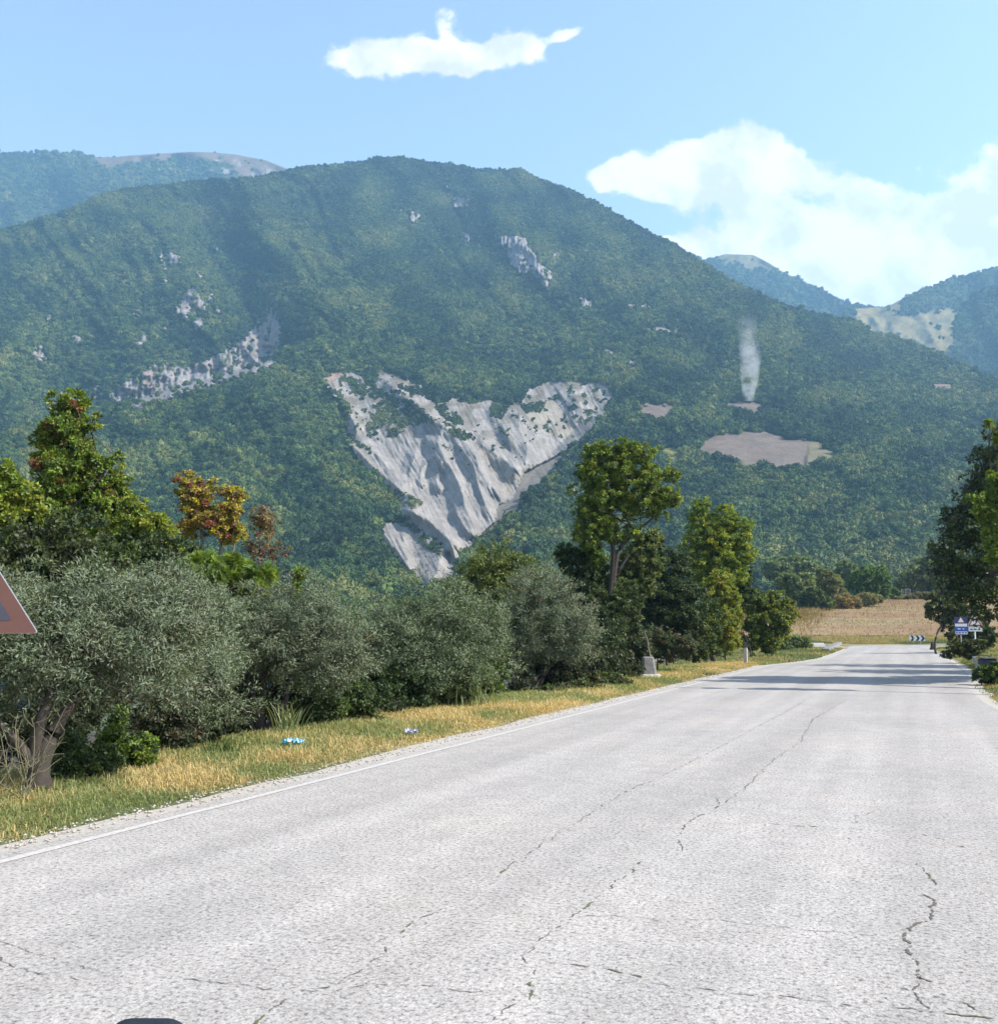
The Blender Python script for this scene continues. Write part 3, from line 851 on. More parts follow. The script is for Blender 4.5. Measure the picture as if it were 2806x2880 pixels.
V, Ux, Vx, dens = build_sheet('mountain', usM, RIDGE, 655, 430, Dm, col_main)
VMAIN = (V, Ux, Vx)
RADM = lambda Y: np.interp(Y, [400, 900, 1400, 2000, 2600], [2.9, 3.2, 3.5, 3.7, 4.1])
nA = scatter(V, Ux, Vx, dens, .066, RADM, radmul=1 - .64 * inpoly(Ux, Vx, MARL) - .28 * sstep(330, 220, Vx))

# far left mountain with a bald top
BALD = Z3([(500, 175), (700, 165), (1000, 140), (1250, 150), (1600, 235), (1500, 260), (1350, 290), (1280, 270), (1250, 215), (1050, 190), (960, 185), (900, 170), (800, 190), (640, 212), (580, 245), (530, 215)])


def col_left(U, Vv, Y, masks):
    c = np.zeros(U.shape + (3,)) + np.array([.034, .052, .026])
    mu = U + 6 * (fbm(U / 6, Vv / 6, 3, 4) - .5); mv = Vv + 5 * (fbm(U / 6, Vv / 6, 3, 6) - .5)
    b = inpoly(mu, mv, BALD) | ((U > 95) & (Vv < RIDGE_L(U) + 5 + 3 * fbm(U / 9, Vv, 2, 1)))
    q = b[..., None] * .92
    k = fbm(U / 14, Vv / 8, 3, 8)[..., None]
    c = c * (1 - q) + (np.array([.125, .092, .068]) * (.8 + .4 * k)) * q
    spots = (sstep(.6, .72, fbm(U / 6, Vv / 5, 3, 14)) * ((U > 185) & (U < 270) & (Vv > 160)))[..., None]
    c = c * (1 - spots) + np.array([.2, .19, .18]) * spots
    return c, (1 - b * .97) * (1 - spots[..., 0])


RIDGE_L = interp_line([(-300, 170), (-100, 157), (0, 153.5), (60, 153), (80, 153), (95, 157), (110, 157.5), (130, 155.5), (170, 153), (190, 151.8), (215, 152.5), (235, 154.5), (265, 160), (285, 168), (310, 178), (360, 205)])
V, Ux, Vx, dens = build_sheet('mountain', np.arange(-300, 360, 2.2), RIDGE_L, 330, 90, far_D(2900, 3900, 330, 150, 160, 131), col_left, back=(500, -250))
scatter(V, Ux, Vx, dens, .022, lambda Y: 6.5 + 0 * Y, umax=330, tintseed=13)

# far mountains in the gap on the right
TAN = [Z5([(1060, 1085), (1200, 1060), (1300, 1050), (1430, 1030), (1560, 1008), (1600, 1050), (1655, 1080), (1640, 1150), (1650, 1240), (1700, 1300), (1600, 1300), (1500, 1250), (1280, 1150), (1150, 1130)])]


def col_gap(tan_on):
    def f(U, Vv, Y, masks):
        c = np.zeros(U.shape + (3,)) + np.array([.034, .052, .026])
        mu = U + 5 * (fbm(U / 5, Vv / 5, 3, 24) - .5); mv = Vv + 5 * (fbm(U / 5, Vv / 5, 3, 26) - .5)
        b = np.zeros(U.shape, bool)
        if tan_on:
            for p in TAN: b |= inpoly(mu, mv, p)
            b |= (U > 855) & (U < 900) & (Vv > 300) & (Vv < 335)
        else:
            b |= (Vv < np.interp(U, [690, 725, 753, 795, 880], [260, 262, 270, 276, 306]) + 8 * (fbm(U / 8, Vv / 4, 3, 9) - .5)) & (U > 700) & (U < 800)
        q = b[..., None] * (.9 if tan_on else .55); k = fbm(U / 8, Vv / 5, 3, 8)[..., None]
        c = c * (1 - q) + (np.array([.20, .165, .075]) * (.75 + .5 * k)) * q
        bl = (b * sstep(.64, .72, fbm(U / 4, Vv / 3, 3, 64)))[..., None] * .6
        c = c * (1 - bl) + np.array([.05, .07, .035]) * bl
        return c, (1 - b * .985)
    return f


RIDGE_R1 = interp_line([(640, 300), (697, 259.6), (707, 259), (725, 254), (753, 255), (770, 264), (779, 270), (795, 278), (815, 288), (835, 298), (855, 306), (880, 309), (920, 315), (960, 322)])
V, Ux, Vx, dens = build_sheet('mountain', np.arange(640, 960, 1.6), RIDGE_R1, 420, 80, far_D(3000, 3900, 420, 255, 150, 231, 40, 26), col_gap(False), back=(500, -250))
scatter(V, Ux, Vx, dens, .022, lambda Y: 6.2 + 0 * Y, umin=640, tintseed=23)
RIDGE_R2 = interp_line([(820, 330), (850, 309), (870, 307.5), (880, 307.6), (892, 304), (897, 301), (919, 292), (947, 280), (977, 273), (997, 267), (1040, 255), (1120, 235), (1300, 215)])
V, Ux, Vx, dens = build_sheet('mountain', np.arange(820, 1300, 2), RIDGE_R2, 440, 90, far_D(2350, 3300, 440, 255, 120, 331, 44, 30), col_gap(True), back=(500, -250))
scatter(V, Ux, Vx, dens, .024, lambda Y: 5.8 + 0 * Y, umin=820, umax=1200, tintseed=33)
RIDGE_R3 = interp_line([(950, 330), (960, 310), (970, 297), (985, 290), (1010, 282), (1060, 262), (1150, 250), (1300, 240)])


def col_dark(U, Vv, Y, masks):
    return np.zeros(U.shape + (3,)) + np.array([.03, .046, .024]), np.ones(U.shape)


V, Ux, Vx, dens = build_sheet('mountain', np.arange(953, 1300, 3), RIDGE_R3, 440, 70, far_D(2150, 2700, 440, 280, 90, 431, 36, 26), col_dark, back=(400, -200))
scatter(V, Ux, Vx, dens, .03, lambda Y: 5.2 + 0 * Y, umin=950, umax=1200, tintseed=43)
# a far base so no horizon gap shows from other viewpoints
mesh_o = mesh_np('terrain', [(-9000, 460, -34), (9000, 460, -34), (9000, 9000, -34), (-9000, 9000, -34)], np.array([[0, 1, 2, 3]]), plain('valley_ground', (.05, .07, .035), .95, scale=.02), None)
setprops(mesh_o, kind='structure')


# ------------------------------------------------------------------ forest (uncountable): one object, geometry nodes instances of crowns
def crown_variants():
    col = bpy.data.collections.new('crowns_library')       # never linked to the scene
    m, nt, out = newmat('forest_canopy')
    b = nt.nodes.new('ShaderNodeBsdfPrincipled'); b.inputs['Roughness'].default_value = .75; b.inputs['Specular IOR Level'].default_value = .15
    at = nt.nodes.new('ShaderNodeAttribute'); at.attribute_type = 'INSTANCER'; at.attribute_name = 'tint'
    oi = nt.nodes.new('ShaderNodeObjectInfo')
    c = nramp(nt, at.outputs['Fac'], [(0, (.016, .034, .015)), (.3, (.035, .066, .020)), (.55, (.060, .098, .026)), (.78, (.088, .124, .032)), (1, (.13, .145, .042))])
    k = nramp(nt, oi.outputs['Random'], [(0, .78), (1, 1.24)])
    la = nt.nodes.new('ShaderNodeAttribute'); la.attribute_name = 'leaf'
    lk = nramp(nt, la.outputs['Fac'], [(0, .82), (1, 1.2)])
    c = nmix(nt, 1.0, c, k, 'MULTIPLY'); c = nmix(nt, 1.0, c, lk, 'MULTIPLY')
    nt.links.new(c, b.inputs['Base Color']); nt.links.new(b.outputs[0], out.inputs[0])
    for vi in range(6):
        r = np.random.default_rng(100 + vi); n = 420
        # a few sub-lobes make the outline uneven
        lobes = np.concatenate([[[0, 0, .1, .78]], np.column_stack([r.normal(0, .42, (6, 2)), r.uniform(-.1, .6, 6), r.uniform(.34, .55, 6)])])
        li = r.integers(0, len(lobes), n); dr = r.normal(0, 1, (n, 3)); dr[:, 2] = np.abs(dr[:, 2]) * .9 - .25; dr /= np.linalg.norm(dr, axis=1)[:, None]
        tall = (.95, 1.15, 1.35, 1.0, .8, 1.5)[vi]
        C = lobes[li, :3] + dr * lobes[li, 3:4] * r.uniform(.82, 1.08, (n, 1)); C[:, 2] *= tall
        nn = dr + r.normal(0, .42, (n, 3)); nn /= np.linalg.norm(nn, axis=1)[:, None]
        a = np.cross(nn, r.normal(0, 1, (n, 3))); a /= np.linalg.norm(a, axis=1)[:, None]; bb = np.cross(nn, a)
        L = r.uniform(.07, .17, (n, 1)); W = L * r.uniform(.7, 1.1, (n, 1))
        V = np.stack([C - a * L, C + bb * W, C + a * L, C - bb * W], 1).reshape(-1, 3)
        Fq = np.arange(4 * n).reshape(-1, 4)
        # inner mass
        iv = []; ns, nr = 8, 5
        for q in range(nr + 1):
            th = math.pi * q / nr
            for p in range(ns):
                ph = 2 * math.pi * p / ns; rr = .74 * (1 + .2 * math.sin(3 * ph + q + vi))
                iv.append((math.sin(th) * math.cos(ph) * rr, math.sin(th) * math.sin(ph) * rr, (.1 + math.cos(th) * rr * .85) * tall))
        iv = np.array(iv); b0 = len(V)
        fi = np.array([(b0 + q * ns + p, b0 + (q + 1) * ns + p, b0 + (q + 1) * ns + (p + 1) % ns, b0 + q * ns + (p + 1) % ns) for q in range(nr) for p in range(ns)])
        V = np.concatenate([V, iv]); Fq = np.concatenate([Fq, fi])
        leaf = np.concatenate([np.repeat(r.random(n), 4), np.full(len(iv), .3)])
        o = mesh_np('crown', V, Fq, m, attrs={'leaf': leaf}, smooth=False)
        sc.collection.objects.unlink(o); col.objects.link(o)
    return col


def build_forest():
    P = np.concatenate(TREEPTS); n = len(P)
    print('forest crowns', n)
    me = bpy.data.meshes.new('forest'); me.vertices.add(n); me.vertices.foreach_set('co', P[:, :3].astype(np.float32).ravel())
    for nm, vals in (('rad', P[:, 3]), ('tint', P[:, 4]), ('rotz', rng.uniform(0, 6.283, n)), ('hz', rng.uniform(.8, 1.3, n))):
        a = me.attributes.new(nm, 'FLOAT', 'POINT'); a.data.foreach_set('value', vals.astype(np.float32))
    a = me.attributes.new('pick', 'INT', 'POINT'); a.data.foreach_set('value', rng.integers(0, 6, n).astype(np.int32))
    o = bpy.data.objects.new('forest', me); link(o)
    setprops(o, 'dense green and blue-green woodland covering the mountain slopes', 'forest', kind='stuff')
    ng = bpy.data.node_groups.new('forest_nodes', 'GeometryNodeTree')
    ng.interface.new_socket('Geometry', in_out='INPUT', socket_type='NodeSocketGeometry')
    ng.interface.new_socket('Geometry', in_out='OUTPUT', socket_type='NodeSocketGeometry')
    N = ng.nodes; L = ng.links
    gi = N.new('NodeGroupInput'); go = N.new('NodeGroupOutput')
    iop = N.new('GeometryNodeInstanceOnPoints'); ci = N.new('GeometryNodeCollectionInfo')
    ci.inputs['Collection'].default_value = crown_variants(); ci.inputs['Separate Children'].default_value = True; ci.inputs['Reset Children'].default_value = True

    def attr(nm, t='FLOAT'):
        a_ = N.new('GeometryNodeInputNamedAttribute'); a_.data_type = t; a_.inputs['Name'].default_value = nm
        return a_.outputs['Attribute']
    rot = N.new('ShaderNodeCombineXYZ'); L.new(attr('rotz'), rot.inputs[2])
    scl = N.new('ShaderNodeCombineXYZ'); mul = N.new('ShaderNodeMath'); mul.operation = 'MULTIPLY'
    rd = attr('rad'); L.new(rd, mul.inputs[0]); L.new(attr('hz'), mul.inputs[1])
    L.new(rd, scl.inputs[0]); L.new(rd, scl.inputs[1]); L.new(mul.outputs[0], scl.inputs[2])
    L.new(gi.outputs[0], iop.inputs['Points']); L.new(ci.outputs[0], iop.inputs['Instance'])
    iop.inputs['Pick Instance'].default_value = True; L.new(attr('pick', 'INT'), iop.inputs['Instance Index'])
    L.new(rot.outputs[0], iop.inputs['Rotation']); L.new(scl.outputs[0], iop.inputs['Scale'])
    L.new(iop.outputs[0], go.inputs[0])
    md = o.modifiers.new('scatter', 'NODES'); md.node_group = ng
    return o


build_forest()


# ------------------------------------------------------------------ foliage builders
def quads_leaves(C, a, bdir, L, W, fold=.0):
    """diamond leaves"""
    n = len(C); L = np.reshape(L, (-1, 1)); W = np.reshape(W, (-1, 1))
    return np.stack([C, C + a * L * .5 + bdir * W * .5, C + a * L, C + a * L * .5 - bdir * W * .5], 1).reshape(-1, 3)


def unit(v): return v / (np.linalg.norm(v, axis=-1, keepdims=True) + 1e-9)


def tubes_np(paths, nside=5):
    """paths: list of (pts (k,3), radii (k,)) -> verts, faces"""
    V = []; Fs = []; b = 0
    for pts, rad in paths:
        pts = np.asarray(pts, float); k = len(pts); d = unit(np.gradient(pts, axis=0))
        ref = np.where(np.abs(d[:, 2:3]) > .9, np.array([[1., 0, 0]]), np.array([[0, 0, 1.]]))
        u = unit(np.cross(d, ref)); w = np.cross(d, u)
        ang = np.arange(nside) * 2 * np.pi / nside
        ring = pts[:, None] + (u[:, None] * np.cos(ang)[None, :, None] + w[:, None] * np.sin(ang)[None, :, None]) * np.asarray(rad)[:, None, None]
        V.append(ring.reshape(-1, 3))
        i = np.arange(k - 1)[:, None] * nside + np.arange(nside)[None]; j = np.arange(k - 1)[:, None] * nside + (np.arange(nside)[None] + 1) % nside
        Fs.append(np.stack([i, j, j + nside, i + nside], -1).reshape(-1, 4) + b); b += k * nside
    return np.concatenate(V), np.concatenate(Fs)


def curve_path(p0, p1, r0, r1, r, k=7, bend=.12, up=0.0):
    p0 = np.asarray(p0, float); p1 = np.asarray(p1, float); t = np.linspace(0, 1, k)[:, None]; Ld = np.linalg.norm(p1 - p0)
    off = r.normal(0, bend * Ld, 3); off2 = r.normal(0, bend * .5 * Ld, 3)
    pts = p0 * (1 - t) + p1 * t + off * np.sin(np.pi * t) + off2 * np.sin(2 * np.pi * t); pts[:, 2] += up * Ld * np.sin(np.pi * t[:, 0])
    return pts, r0 + (r1 - r0) * t[:, 0] ** .8


SEED = [500]


def make_tree(name, label, cat, base, lobes, nleaf, leaf, cols, trunks=(), mat=None, bark=None, clump=(.08, .17), ncl=None, upbias=.35,
              shell=.55, group=None, twigs=60, droop=0.0, bare=0.0, limb_r=.05, pinnate=False, depthk=1.0, gap=.45, base_r=.12, crown_name='crown', trunk_name='trunk'):
    """base: world xyz. lobes: (px, py, rx, ry, Y). leaf: (L, W). cols: list of (weight, rgb).
    trunks: list of lists of (px, py, Y, radius)"""
    SEED[0] += 1; r = np.random.default_rng(SEED[0])
    base = np.array(base, float); root = empty(name, tuple(base), label, cat, group)
    E = []
    for (px, py, rx, ry, Y) in lobes:
        x, y, z = P2W(px, py, Y); k = Y / F
        E.append((float(x), float(y), float(z), rx * k, min(rx, ry) * k * depthk + .15 * max(rx, ry) * k, ry * k))
    E = np.array(E)
    vol = E[:, 3] * E[:, 5]; pr = vol / vol.sum()
    ncl = ncl or max(90, nleaf // 58)
    li = r.choice(len(E), ncl, p=pr); dr = unit(r.normal(0, 1, (ncl, 3)))
    rad = shell + (1.02 - shell) * r.random((ncl, 1)) ** .7
    # noise hollows give an uneven outline and gaps
    hn = vnoise(dr[:, 0] * 2.3 + li * 7.1 + 50, dr[:, 2] * 2.3 + dr[:, 1] * 2 + 30, SEED[0])
    hf = vnoise(dr[:, 0] * 5.5 + li * 3.1 + 90, dr[:, 2] * 5.5 + dr[:, 1] * 4 + 60, SEED[0] + 9)
    rad = rad * (1.12 - gap * .75 + gap * .8 * hn[:, None] + gap * .55 * hf[:, None] - gap * .12)
    stray = r.random(ncl) < .07; rad[stray] = r.uniform(1.02, 1.24, (stray.sum(), 1))
    cc = E[li, :3] + dr * rad * E[li, 3:6]
    cr = (r.uniform(clump[0], clump[1], ncl) * np.sqrt(E[li, 3] * E[li, 5])) + .03
    cr[stray] *= .5
    w = cr ** 2; ci = r.choice(ncl, nleaf, p=w / w.sum())
    dl = unit(r.normal(0, 1, (nleaf, 3)))
    C = cc[ci] + dl * cr[ci, None] * r.random((nleaf, 1)) ** .5 * np.array([1.15, 1.15, .8])
    outw = unit(dr[ci] + dl * .8 + np.array([0, 0, upbias]))
    Ls = leaf[0] * r.uniform(.65, 1.3, nleaf); Ws = leaf[1] * r.uniform(.7, 1.25, nleaf)
    a = unit(outw * .5 + r.normal(0, .7, (nleaf, 3)) + np.array([0, 0, -droop]))
    nrm = unit(outw + r.normal(0, .45, (nleaf, 3))); bdir = unit(np.cross(nrm, a))
    cw = np.array([c[0] for c in cols], float); cidx = r.choice(len(cols), ncl, p=cw / cw.sum()); pal = np.array([c[1] for c in cols])
    crgb = pal[cidx] * r.uniform(.78, 1.22, (ncl, 1))
    lc = crgb[ci] * r.uniform(.5, 1.45, (nleaf, 1))
    mix = r.random(nleaf) < .25; lc[mix] = pal[r.choice(len(cols), mix.sum(), p=cw / cw.sum())] * .95
    if pinnate:      # each leaf becomes a row of leaflets
        m = 9; t = np.linspace(.1, 1, m)
        A = np.repeat(a, 2 * m, 0); Bd = np.repeat(bdir, 2 * m, 0); sgn = np.tile(np.array([-1, 1]), nleaf * m)[:, None]
        tt = np.repeat(np.tile(t, nleaf), 2)[:, None]; LL = np.repeat(Ls, 2 * m)[:, None]
        arch = -np.array([0, 0, 1.0]) * (tt ** 2) * LL * .25
        C2 = np.repeat(C, 2 * m, 0) + A * tt * LL + arch
        a2 = unit(A * .45 + Bd * sgn); b2 = unit(np.cross(a2, np.cross(A, Bd)))
        Vv = quads_leaves(C2, a2, b2, (LL * .32)[:, 0], (LL * .085)[:, 0]); lc = np.repeat(lc, 2 * m, 0); nq = len(C2)
    else:
        Vv = quads_leaves(C, a, bdir, Ls, Ws); nq = nleaf
    Fq = np.arange(4 * nq).reshape(-1, 4)
    if bare < 1: mesh_np(crown_name, Vv, Fq, mat or M_leaf, root, col=np.repeat(lc, 4, 0))
    paths = []
    ends = []
    if trunks:
        for tr in trunks:
            tr = list(tr)
            bp = (CX + F * base[0] / base[1] * math.cos(PITCH), 626 + F * (H - base[2] + .12) / base[1], base[1], tr[0][3] * 1.15)
            if tr[0][1] < bp[1] - 3: tr = [bp] + tr
            pts = np.array([[float(q) for q in P2W(p[0], p[1], p[2])] for p in tr]); rr = np.array([p[3] for p in tr])
            tt = np.linspace(0, 1, len(pts)); tf = np.linspace(0, 1, len(pts) * 4)
            P_ = np.stack([np.interp(tf, tt, pts[:, q]) for q in range(3)], 1); Rr = np.interp(tf, tt, rr)
            Pm = P_.copy(); Pm[1:-1] = (P_[:-2] + P_[1:-1] * 2 + P_[2:]) / 4
            for _ in range(3): Pm[1:-1] = (Pm[:-2] + Pm[1:-1] * 2 + Pm[2:]) / 4
            Rr = Rr * r.uniform(.92, 1.1, len(Rr))
            paths.append((Pm, Rr)); ends.append((Pm, Rr))
    else:
        top = E[np.argmax(E[:, 2]), :3]; P_, Rr = curve_path(base - np.array([0, 0, .1]), base * .35 + E[:, :3].mean(0) * .65, base_r, base_r * .6, r, 9, .06); paths.append((P_, Rr)); ends.append((P_, Rr))
    for e in E:      # a limb to every lobe
        src, sr = ends[r.integers(len(ends))]; q = np.argmin(np.linalg.norm(src - e[:3], axis=1)); q = max(0, min(q, len(src) - 1))
        p, rr = curve_path(src[q], e[:3] + r.normal(0, .15, 3) * e[3:6], min(sr[q] * .7, limb_r), limb_r * .25, r, 7, .10); paths.append((p, rr)); ends.append((p, rr))
    allp = np.concatenate([e[0] for e in ends]); tw = r.choice(ncl, min(twigs, ncl), replace=False)
    for q in tw:
        d = np.linalg.norm(allp - cc[q], axis=1); s = allp[np.argmin(d + r.random(len(d)) * .25)]
        p, rr = curve_path(s, cc[q], limb_r * .3, limb_r * .07, r, 5, .08, .05); paths.append((p, rr))
    tv, tf_ = tubes_np(paths, 6)
    mesh_np(trunk_name, tv, tf_, bark or M_bark, root, smooth=True)
    return root


def gz(x, y): return float(ground_z(x, y))


def base_at(px, Y):
    x = (px - CX) / F * Y / (math.cos(PITCH)) * .995
    return (x, Y, gz(x, Y))


OL = [(4, (.076, .112, .042)), (3, (.112, .145, .064)), (1.6, (.19, .22, .13)), (1.0, (.078, .066, .03))]
OLB = [(4, (.076, .106, .040)), (2.5, (.112, .142, .062)), (1.4, (.19, .215, .125)), (1.9, (.092, .074, .036))]
GRP_O = 'olive trees along the left verge'


def s4(pts, dx=0, dy=0): return pts


# --- olive trees (pixel units of the 997 x 1024 picture)
make_tree('olive_tree', 'largest olive tree at the far left behind the triangular sign, thick forked leaning trunk', 'olive tree', (-6.1, 13.4, gz(-6.1, 13.4)),
          [(20, 640, 90, 62, 13.6), (90, 612, 90, 52, 14.0), (150, 650, 75, 66, 14.2), (60, 672, 90, 40, 13.6), (-60, 640, 90, 80, 13.6), (175, 605, 45, 36, 14.4), (0, 590, 60, 30, 14.4), (-20, 722, 34, 22, 13.2), (160, 692, 50, 28, 13.8)],
          90000, (.075, .017), OLB, trunks=[[(38, 794, 13.3, .17), (40, 765, 13.3, .12), (50, 735, 13.4, .10), (66, 712, 13.5, .075), (82, 690, 13.7, .05), (100, 660, 13.9, .03)], [(38, 794, 13.3, .12), (34, 760, 13.3, .09), (38, 725, 13.3, .08), (50, 700, 13.4, .06), (55, 650, 13.6, .03)],
                                             [(36, 770, 13.3, .09), (20, 745, 13.2, .07), (0, 725, 13.1, .05), (-20, 700, 13, .03)]],
          mat=M_olive, group=GRP_O, shell=.2, twigs=260, gap=.75, clump=(.08, .18), limb_r=.045)
make_tree('olive_tree', 'olive tree between the largest olive and the multi-stemmed olive, silvery rounded top', 'olive tree', (-5.4, 18.2, gz(-5.4, 18.2)),
          [(190, 640, 60, 60, 18.4), (160, 600, 52, 40, 18.6), (205, 690, 50, 40, 18.0), (120, 640, 50, 50, 18.8), (175, 575, 26, 18, 18.4), (215, 610, 30, 30, 18.2)],
          60000, (.075, .017), OL, mat=M_olive, group=GRP_O, shell=.2, twigs=200, gap=.75, clump=(.08, .18), limb_r=.04, base_r=.12)
make_tree('olive_tree', 'olive tree with several dark bent stems rising from one foot behind the blue litter', 'olive tree', (-4.95, 21, gz(-4.95, 21)),
          [(240, 640, 55, 50, 21), (300, 620, 55, 45, 21.2), (340, 650, 42, 45, 21), (275, 655, 66, 26, 20.8), (325, 676, 40, 20, 20.6), (212, 662, 30, 32, 21)],
          56000, (.08, .018), OLB, trunks=[[(262, 735, 20.9, .11), (258, 712, 20.9, .075), (252, 695, 21, .06), (246, 680, 21, .045), (250, 655, 21, .03)], [(262, 735, 20.9, .09), (280, 715, 20.8, .08), (287, 698, 20.8, .06), (284, 685, 20.9, .05), (296, 665, 21, .03), (312, 640, 21, .02)],
                                            [(256, 735, 20.9, .08), (247, 712, 20.9, .055), (230, 703, 20.9, .045), (208, 696, 20.9, .03)], [(258, 733, 20.9, .08), (263, 705, 20.9, .045), (262, 680, 20.9, .04), (275, 650, 21, .02)]],
          mat=M_olive, group=GRP_O, shell=.2, twigs=240, gap=.75, clump=(.07, .17), limb_r=.045)
make_tree('olive_tree', 'greener olive tree in the middle of the row below the foot of the landslide', 'olive tree', (-2.2, 27.4, gz(-2.2, 27.4)),
          [(395, 635, 52, 42, 27), (440, 615, 52, 40, 27.2), (480, 640, 36, 45, 27.2), (430, 665, 60, 28, 26.6), (370, 655, 34, 38, 27), (455, 595, 26, 18, 27.4)],
          56000, (.095, .021), [(4, (.066, .108, .028)), (3, (.10, .138, .042)), (1, (.165, .20, .09))], mat=M_olive, group=GRP_O, shell=.2, twigs=180, gap=.75, clump=(.085, .19), base_r=.12)
make_tree('olive_tree', 'compact grey-green olive tree at the right end of the row, dark opening under its crown', 'olive tree', (1.3, 35, gz(1.3, 35)),
          [(538, 595, 34, 32, 35), (515, 625, 36, 35, 35), (565, 620, 34, 36, 35), (585, 640, 22, 26, 34.8), (540, 648, 46, 22, 34.8), (500, 645, 20, 22, 35), (560, 585, 18, 16, 35)],
          46000, (.11, .025), OLB, trunks=[[(537, 690, 35, .13), (533, 676, 35, .10), (524, 664, 35, .07), (515, 650, 35, .04)], [(537, 690, 35, .1), (543, 675, 35, .08), (552, 662, 35, .06), (560, 645, 35, .04)]],
          mat=M_olive, group=GRP_O, shell=.2, twigs=170, gap=.75, clump=(.085, .19), limb_r=.07)

GR = [(3, (.085, .145, .018)), (3, (.135, .20, .024)), (1.8, (.20, .25, .028)), (1.2, (.045, .078, .013))]
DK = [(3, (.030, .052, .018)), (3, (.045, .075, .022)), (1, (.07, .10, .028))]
YG = [(3, (.18, .225, .026)), (3, (.245, .26, .032)), (2, (.12, .17, .024)), (.8, (.30, .24, .03))]
LT = [(3, (.13, .20, .03)), (3, (.18, .25, .035)), (2, (.085, .14, .024))]
# crops of the left trees: P = x*.16796, 355.3 + y*.16796


def c1(L, Y): return [(x * .16796, 355.3 + y * .16796, rx * .16796, ry * .16796, Y + dy) for (x, y, rx, ry, dy) in L]
def c3(L, Y): return [(550.7 + x * .14546, 408.6 + y * .14546, rx * .14546, ry * .14546, Y + dy) for (x, y, rx, ry, dy) in L]
def c4(L, Y): return [(763.9 + x * .1455, 408.6 + y * .1455, rx * .1455, ry * .1455, Y + dy) for (x, y, rx, ry, dy) in L]
def t1(L, Y): return [(x * .16796, 355.3 + y * .16796, Y, r) for (x, y, r) in L]
def t3(L, Y): return [(550.7 + x * .14546, 408.6 + y * .14546, Y, r) for (x, y, r) in L]
def t4(L, Y): return [(763.9 + x * .1455, 408.6 + y * .1455, Y, r) for (x, y, r) in L]


make_tree('deciduous_tree', 'tallest dark green tree on the left with a few red leaves near its narrow top', 'tree', base_at(66, 26),
          c1([(315, 270, 42, 70, 0), (440, 280, 80, 80, 0), (400, 420, 130, 110, 0), (290, 500, 60, 110, 0), (225, 540, 45, 70, 0), (420, 560, 120, 110, 0), (560, 400, 35, 70, 0), (380, 720, 150, 150, 0), (560, 640, 110, 70, 0),
              (700, 620, 55, 60, .3), (500, 800, 170, 150, .5), (700, 760, 60, 80, .5), (340, 950, 130, 150, 0), (640, 880, 130, 130, .5), (420, 1080, 150, 100, 0), (250, 1080, 90, 80, 0)], 26),
          70000, (.10, .055), GR + [(.35, (.20, .06, .03)), (.8, (.10, .11, .03))], trunks=[t1([(400, 1900, .15), (400, 1300, .13), (370, 950, .10), (400, 700, .07), (400, 500, .04), (420, 300, .02)], 26), t1([(370, 950, .07), (500, 850, .05), (620, 700, .03)], 26)],
          shell=.4, twigs=140, gap=.6, clump=(.085, .19))
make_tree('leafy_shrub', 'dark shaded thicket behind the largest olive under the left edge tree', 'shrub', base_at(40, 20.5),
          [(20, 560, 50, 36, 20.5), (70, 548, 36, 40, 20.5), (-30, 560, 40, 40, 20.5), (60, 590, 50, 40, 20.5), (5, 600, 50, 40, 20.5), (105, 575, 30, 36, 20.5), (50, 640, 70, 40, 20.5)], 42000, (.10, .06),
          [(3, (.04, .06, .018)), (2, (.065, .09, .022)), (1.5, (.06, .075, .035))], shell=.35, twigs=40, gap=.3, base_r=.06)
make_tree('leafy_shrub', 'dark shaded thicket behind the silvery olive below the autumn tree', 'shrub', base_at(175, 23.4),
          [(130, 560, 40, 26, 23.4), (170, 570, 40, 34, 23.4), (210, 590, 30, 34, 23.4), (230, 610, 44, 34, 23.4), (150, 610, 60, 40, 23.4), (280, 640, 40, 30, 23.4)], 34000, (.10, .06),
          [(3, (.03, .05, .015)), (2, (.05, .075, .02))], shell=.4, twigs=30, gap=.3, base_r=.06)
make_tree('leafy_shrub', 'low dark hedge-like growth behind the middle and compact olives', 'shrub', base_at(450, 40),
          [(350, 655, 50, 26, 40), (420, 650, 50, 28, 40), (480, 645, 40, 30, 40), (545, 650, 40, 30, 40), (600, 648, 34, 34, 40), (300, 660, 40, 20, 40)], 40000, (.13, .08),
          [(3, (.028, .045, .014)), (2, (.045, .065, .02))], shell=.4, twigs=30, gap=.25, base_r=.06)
make_tree('deciduous_tree', 'yellow-green bushy tree on the slope right below the tallest left tree', 'tree', base_at(148, 24),
          c1([(790, 920, 70, 80, 0), (760, 1020, 120, 90, 0), (900, 1040, 110, 100, 0), (640, 1120, 110, 90, 0), (1000, 1110, 70, 80, 0), (820, 1160, 170, 80, 0), (1050, 1170, 50, 60, 0), (560, 1190, 80, 60, 0)], 24),
          42000, (.10, .055), YG[:3] + GR[:2] + [(1, (.16, .12, .04))], shell=.4, twigs=80, gap=.5, clump=(.085, .19), base_r=.13)
make_tree('deciduous_tree', 'yellowish green leafy tree cut by the left edge above the triangular sign', 'tree', base_at(6, 22),
          c1([(30, 740, 70, 110, 0), (130, 830, 100, 90, 0), (-80, 820, 120, 120, 0), (60, 960, 130, 130, 0), (230, 940, 60, 120, 0), (310, 1090, 45, 80, 0), (-60, 1100, 130, 120, 0), (150, 1100, 110, 90, 0)], 22),
          46000, (.10, .055), YG[:3] + GR, shell=.4, twigs=80, gap=.5, clump=(.085, .19), base_r=.13)
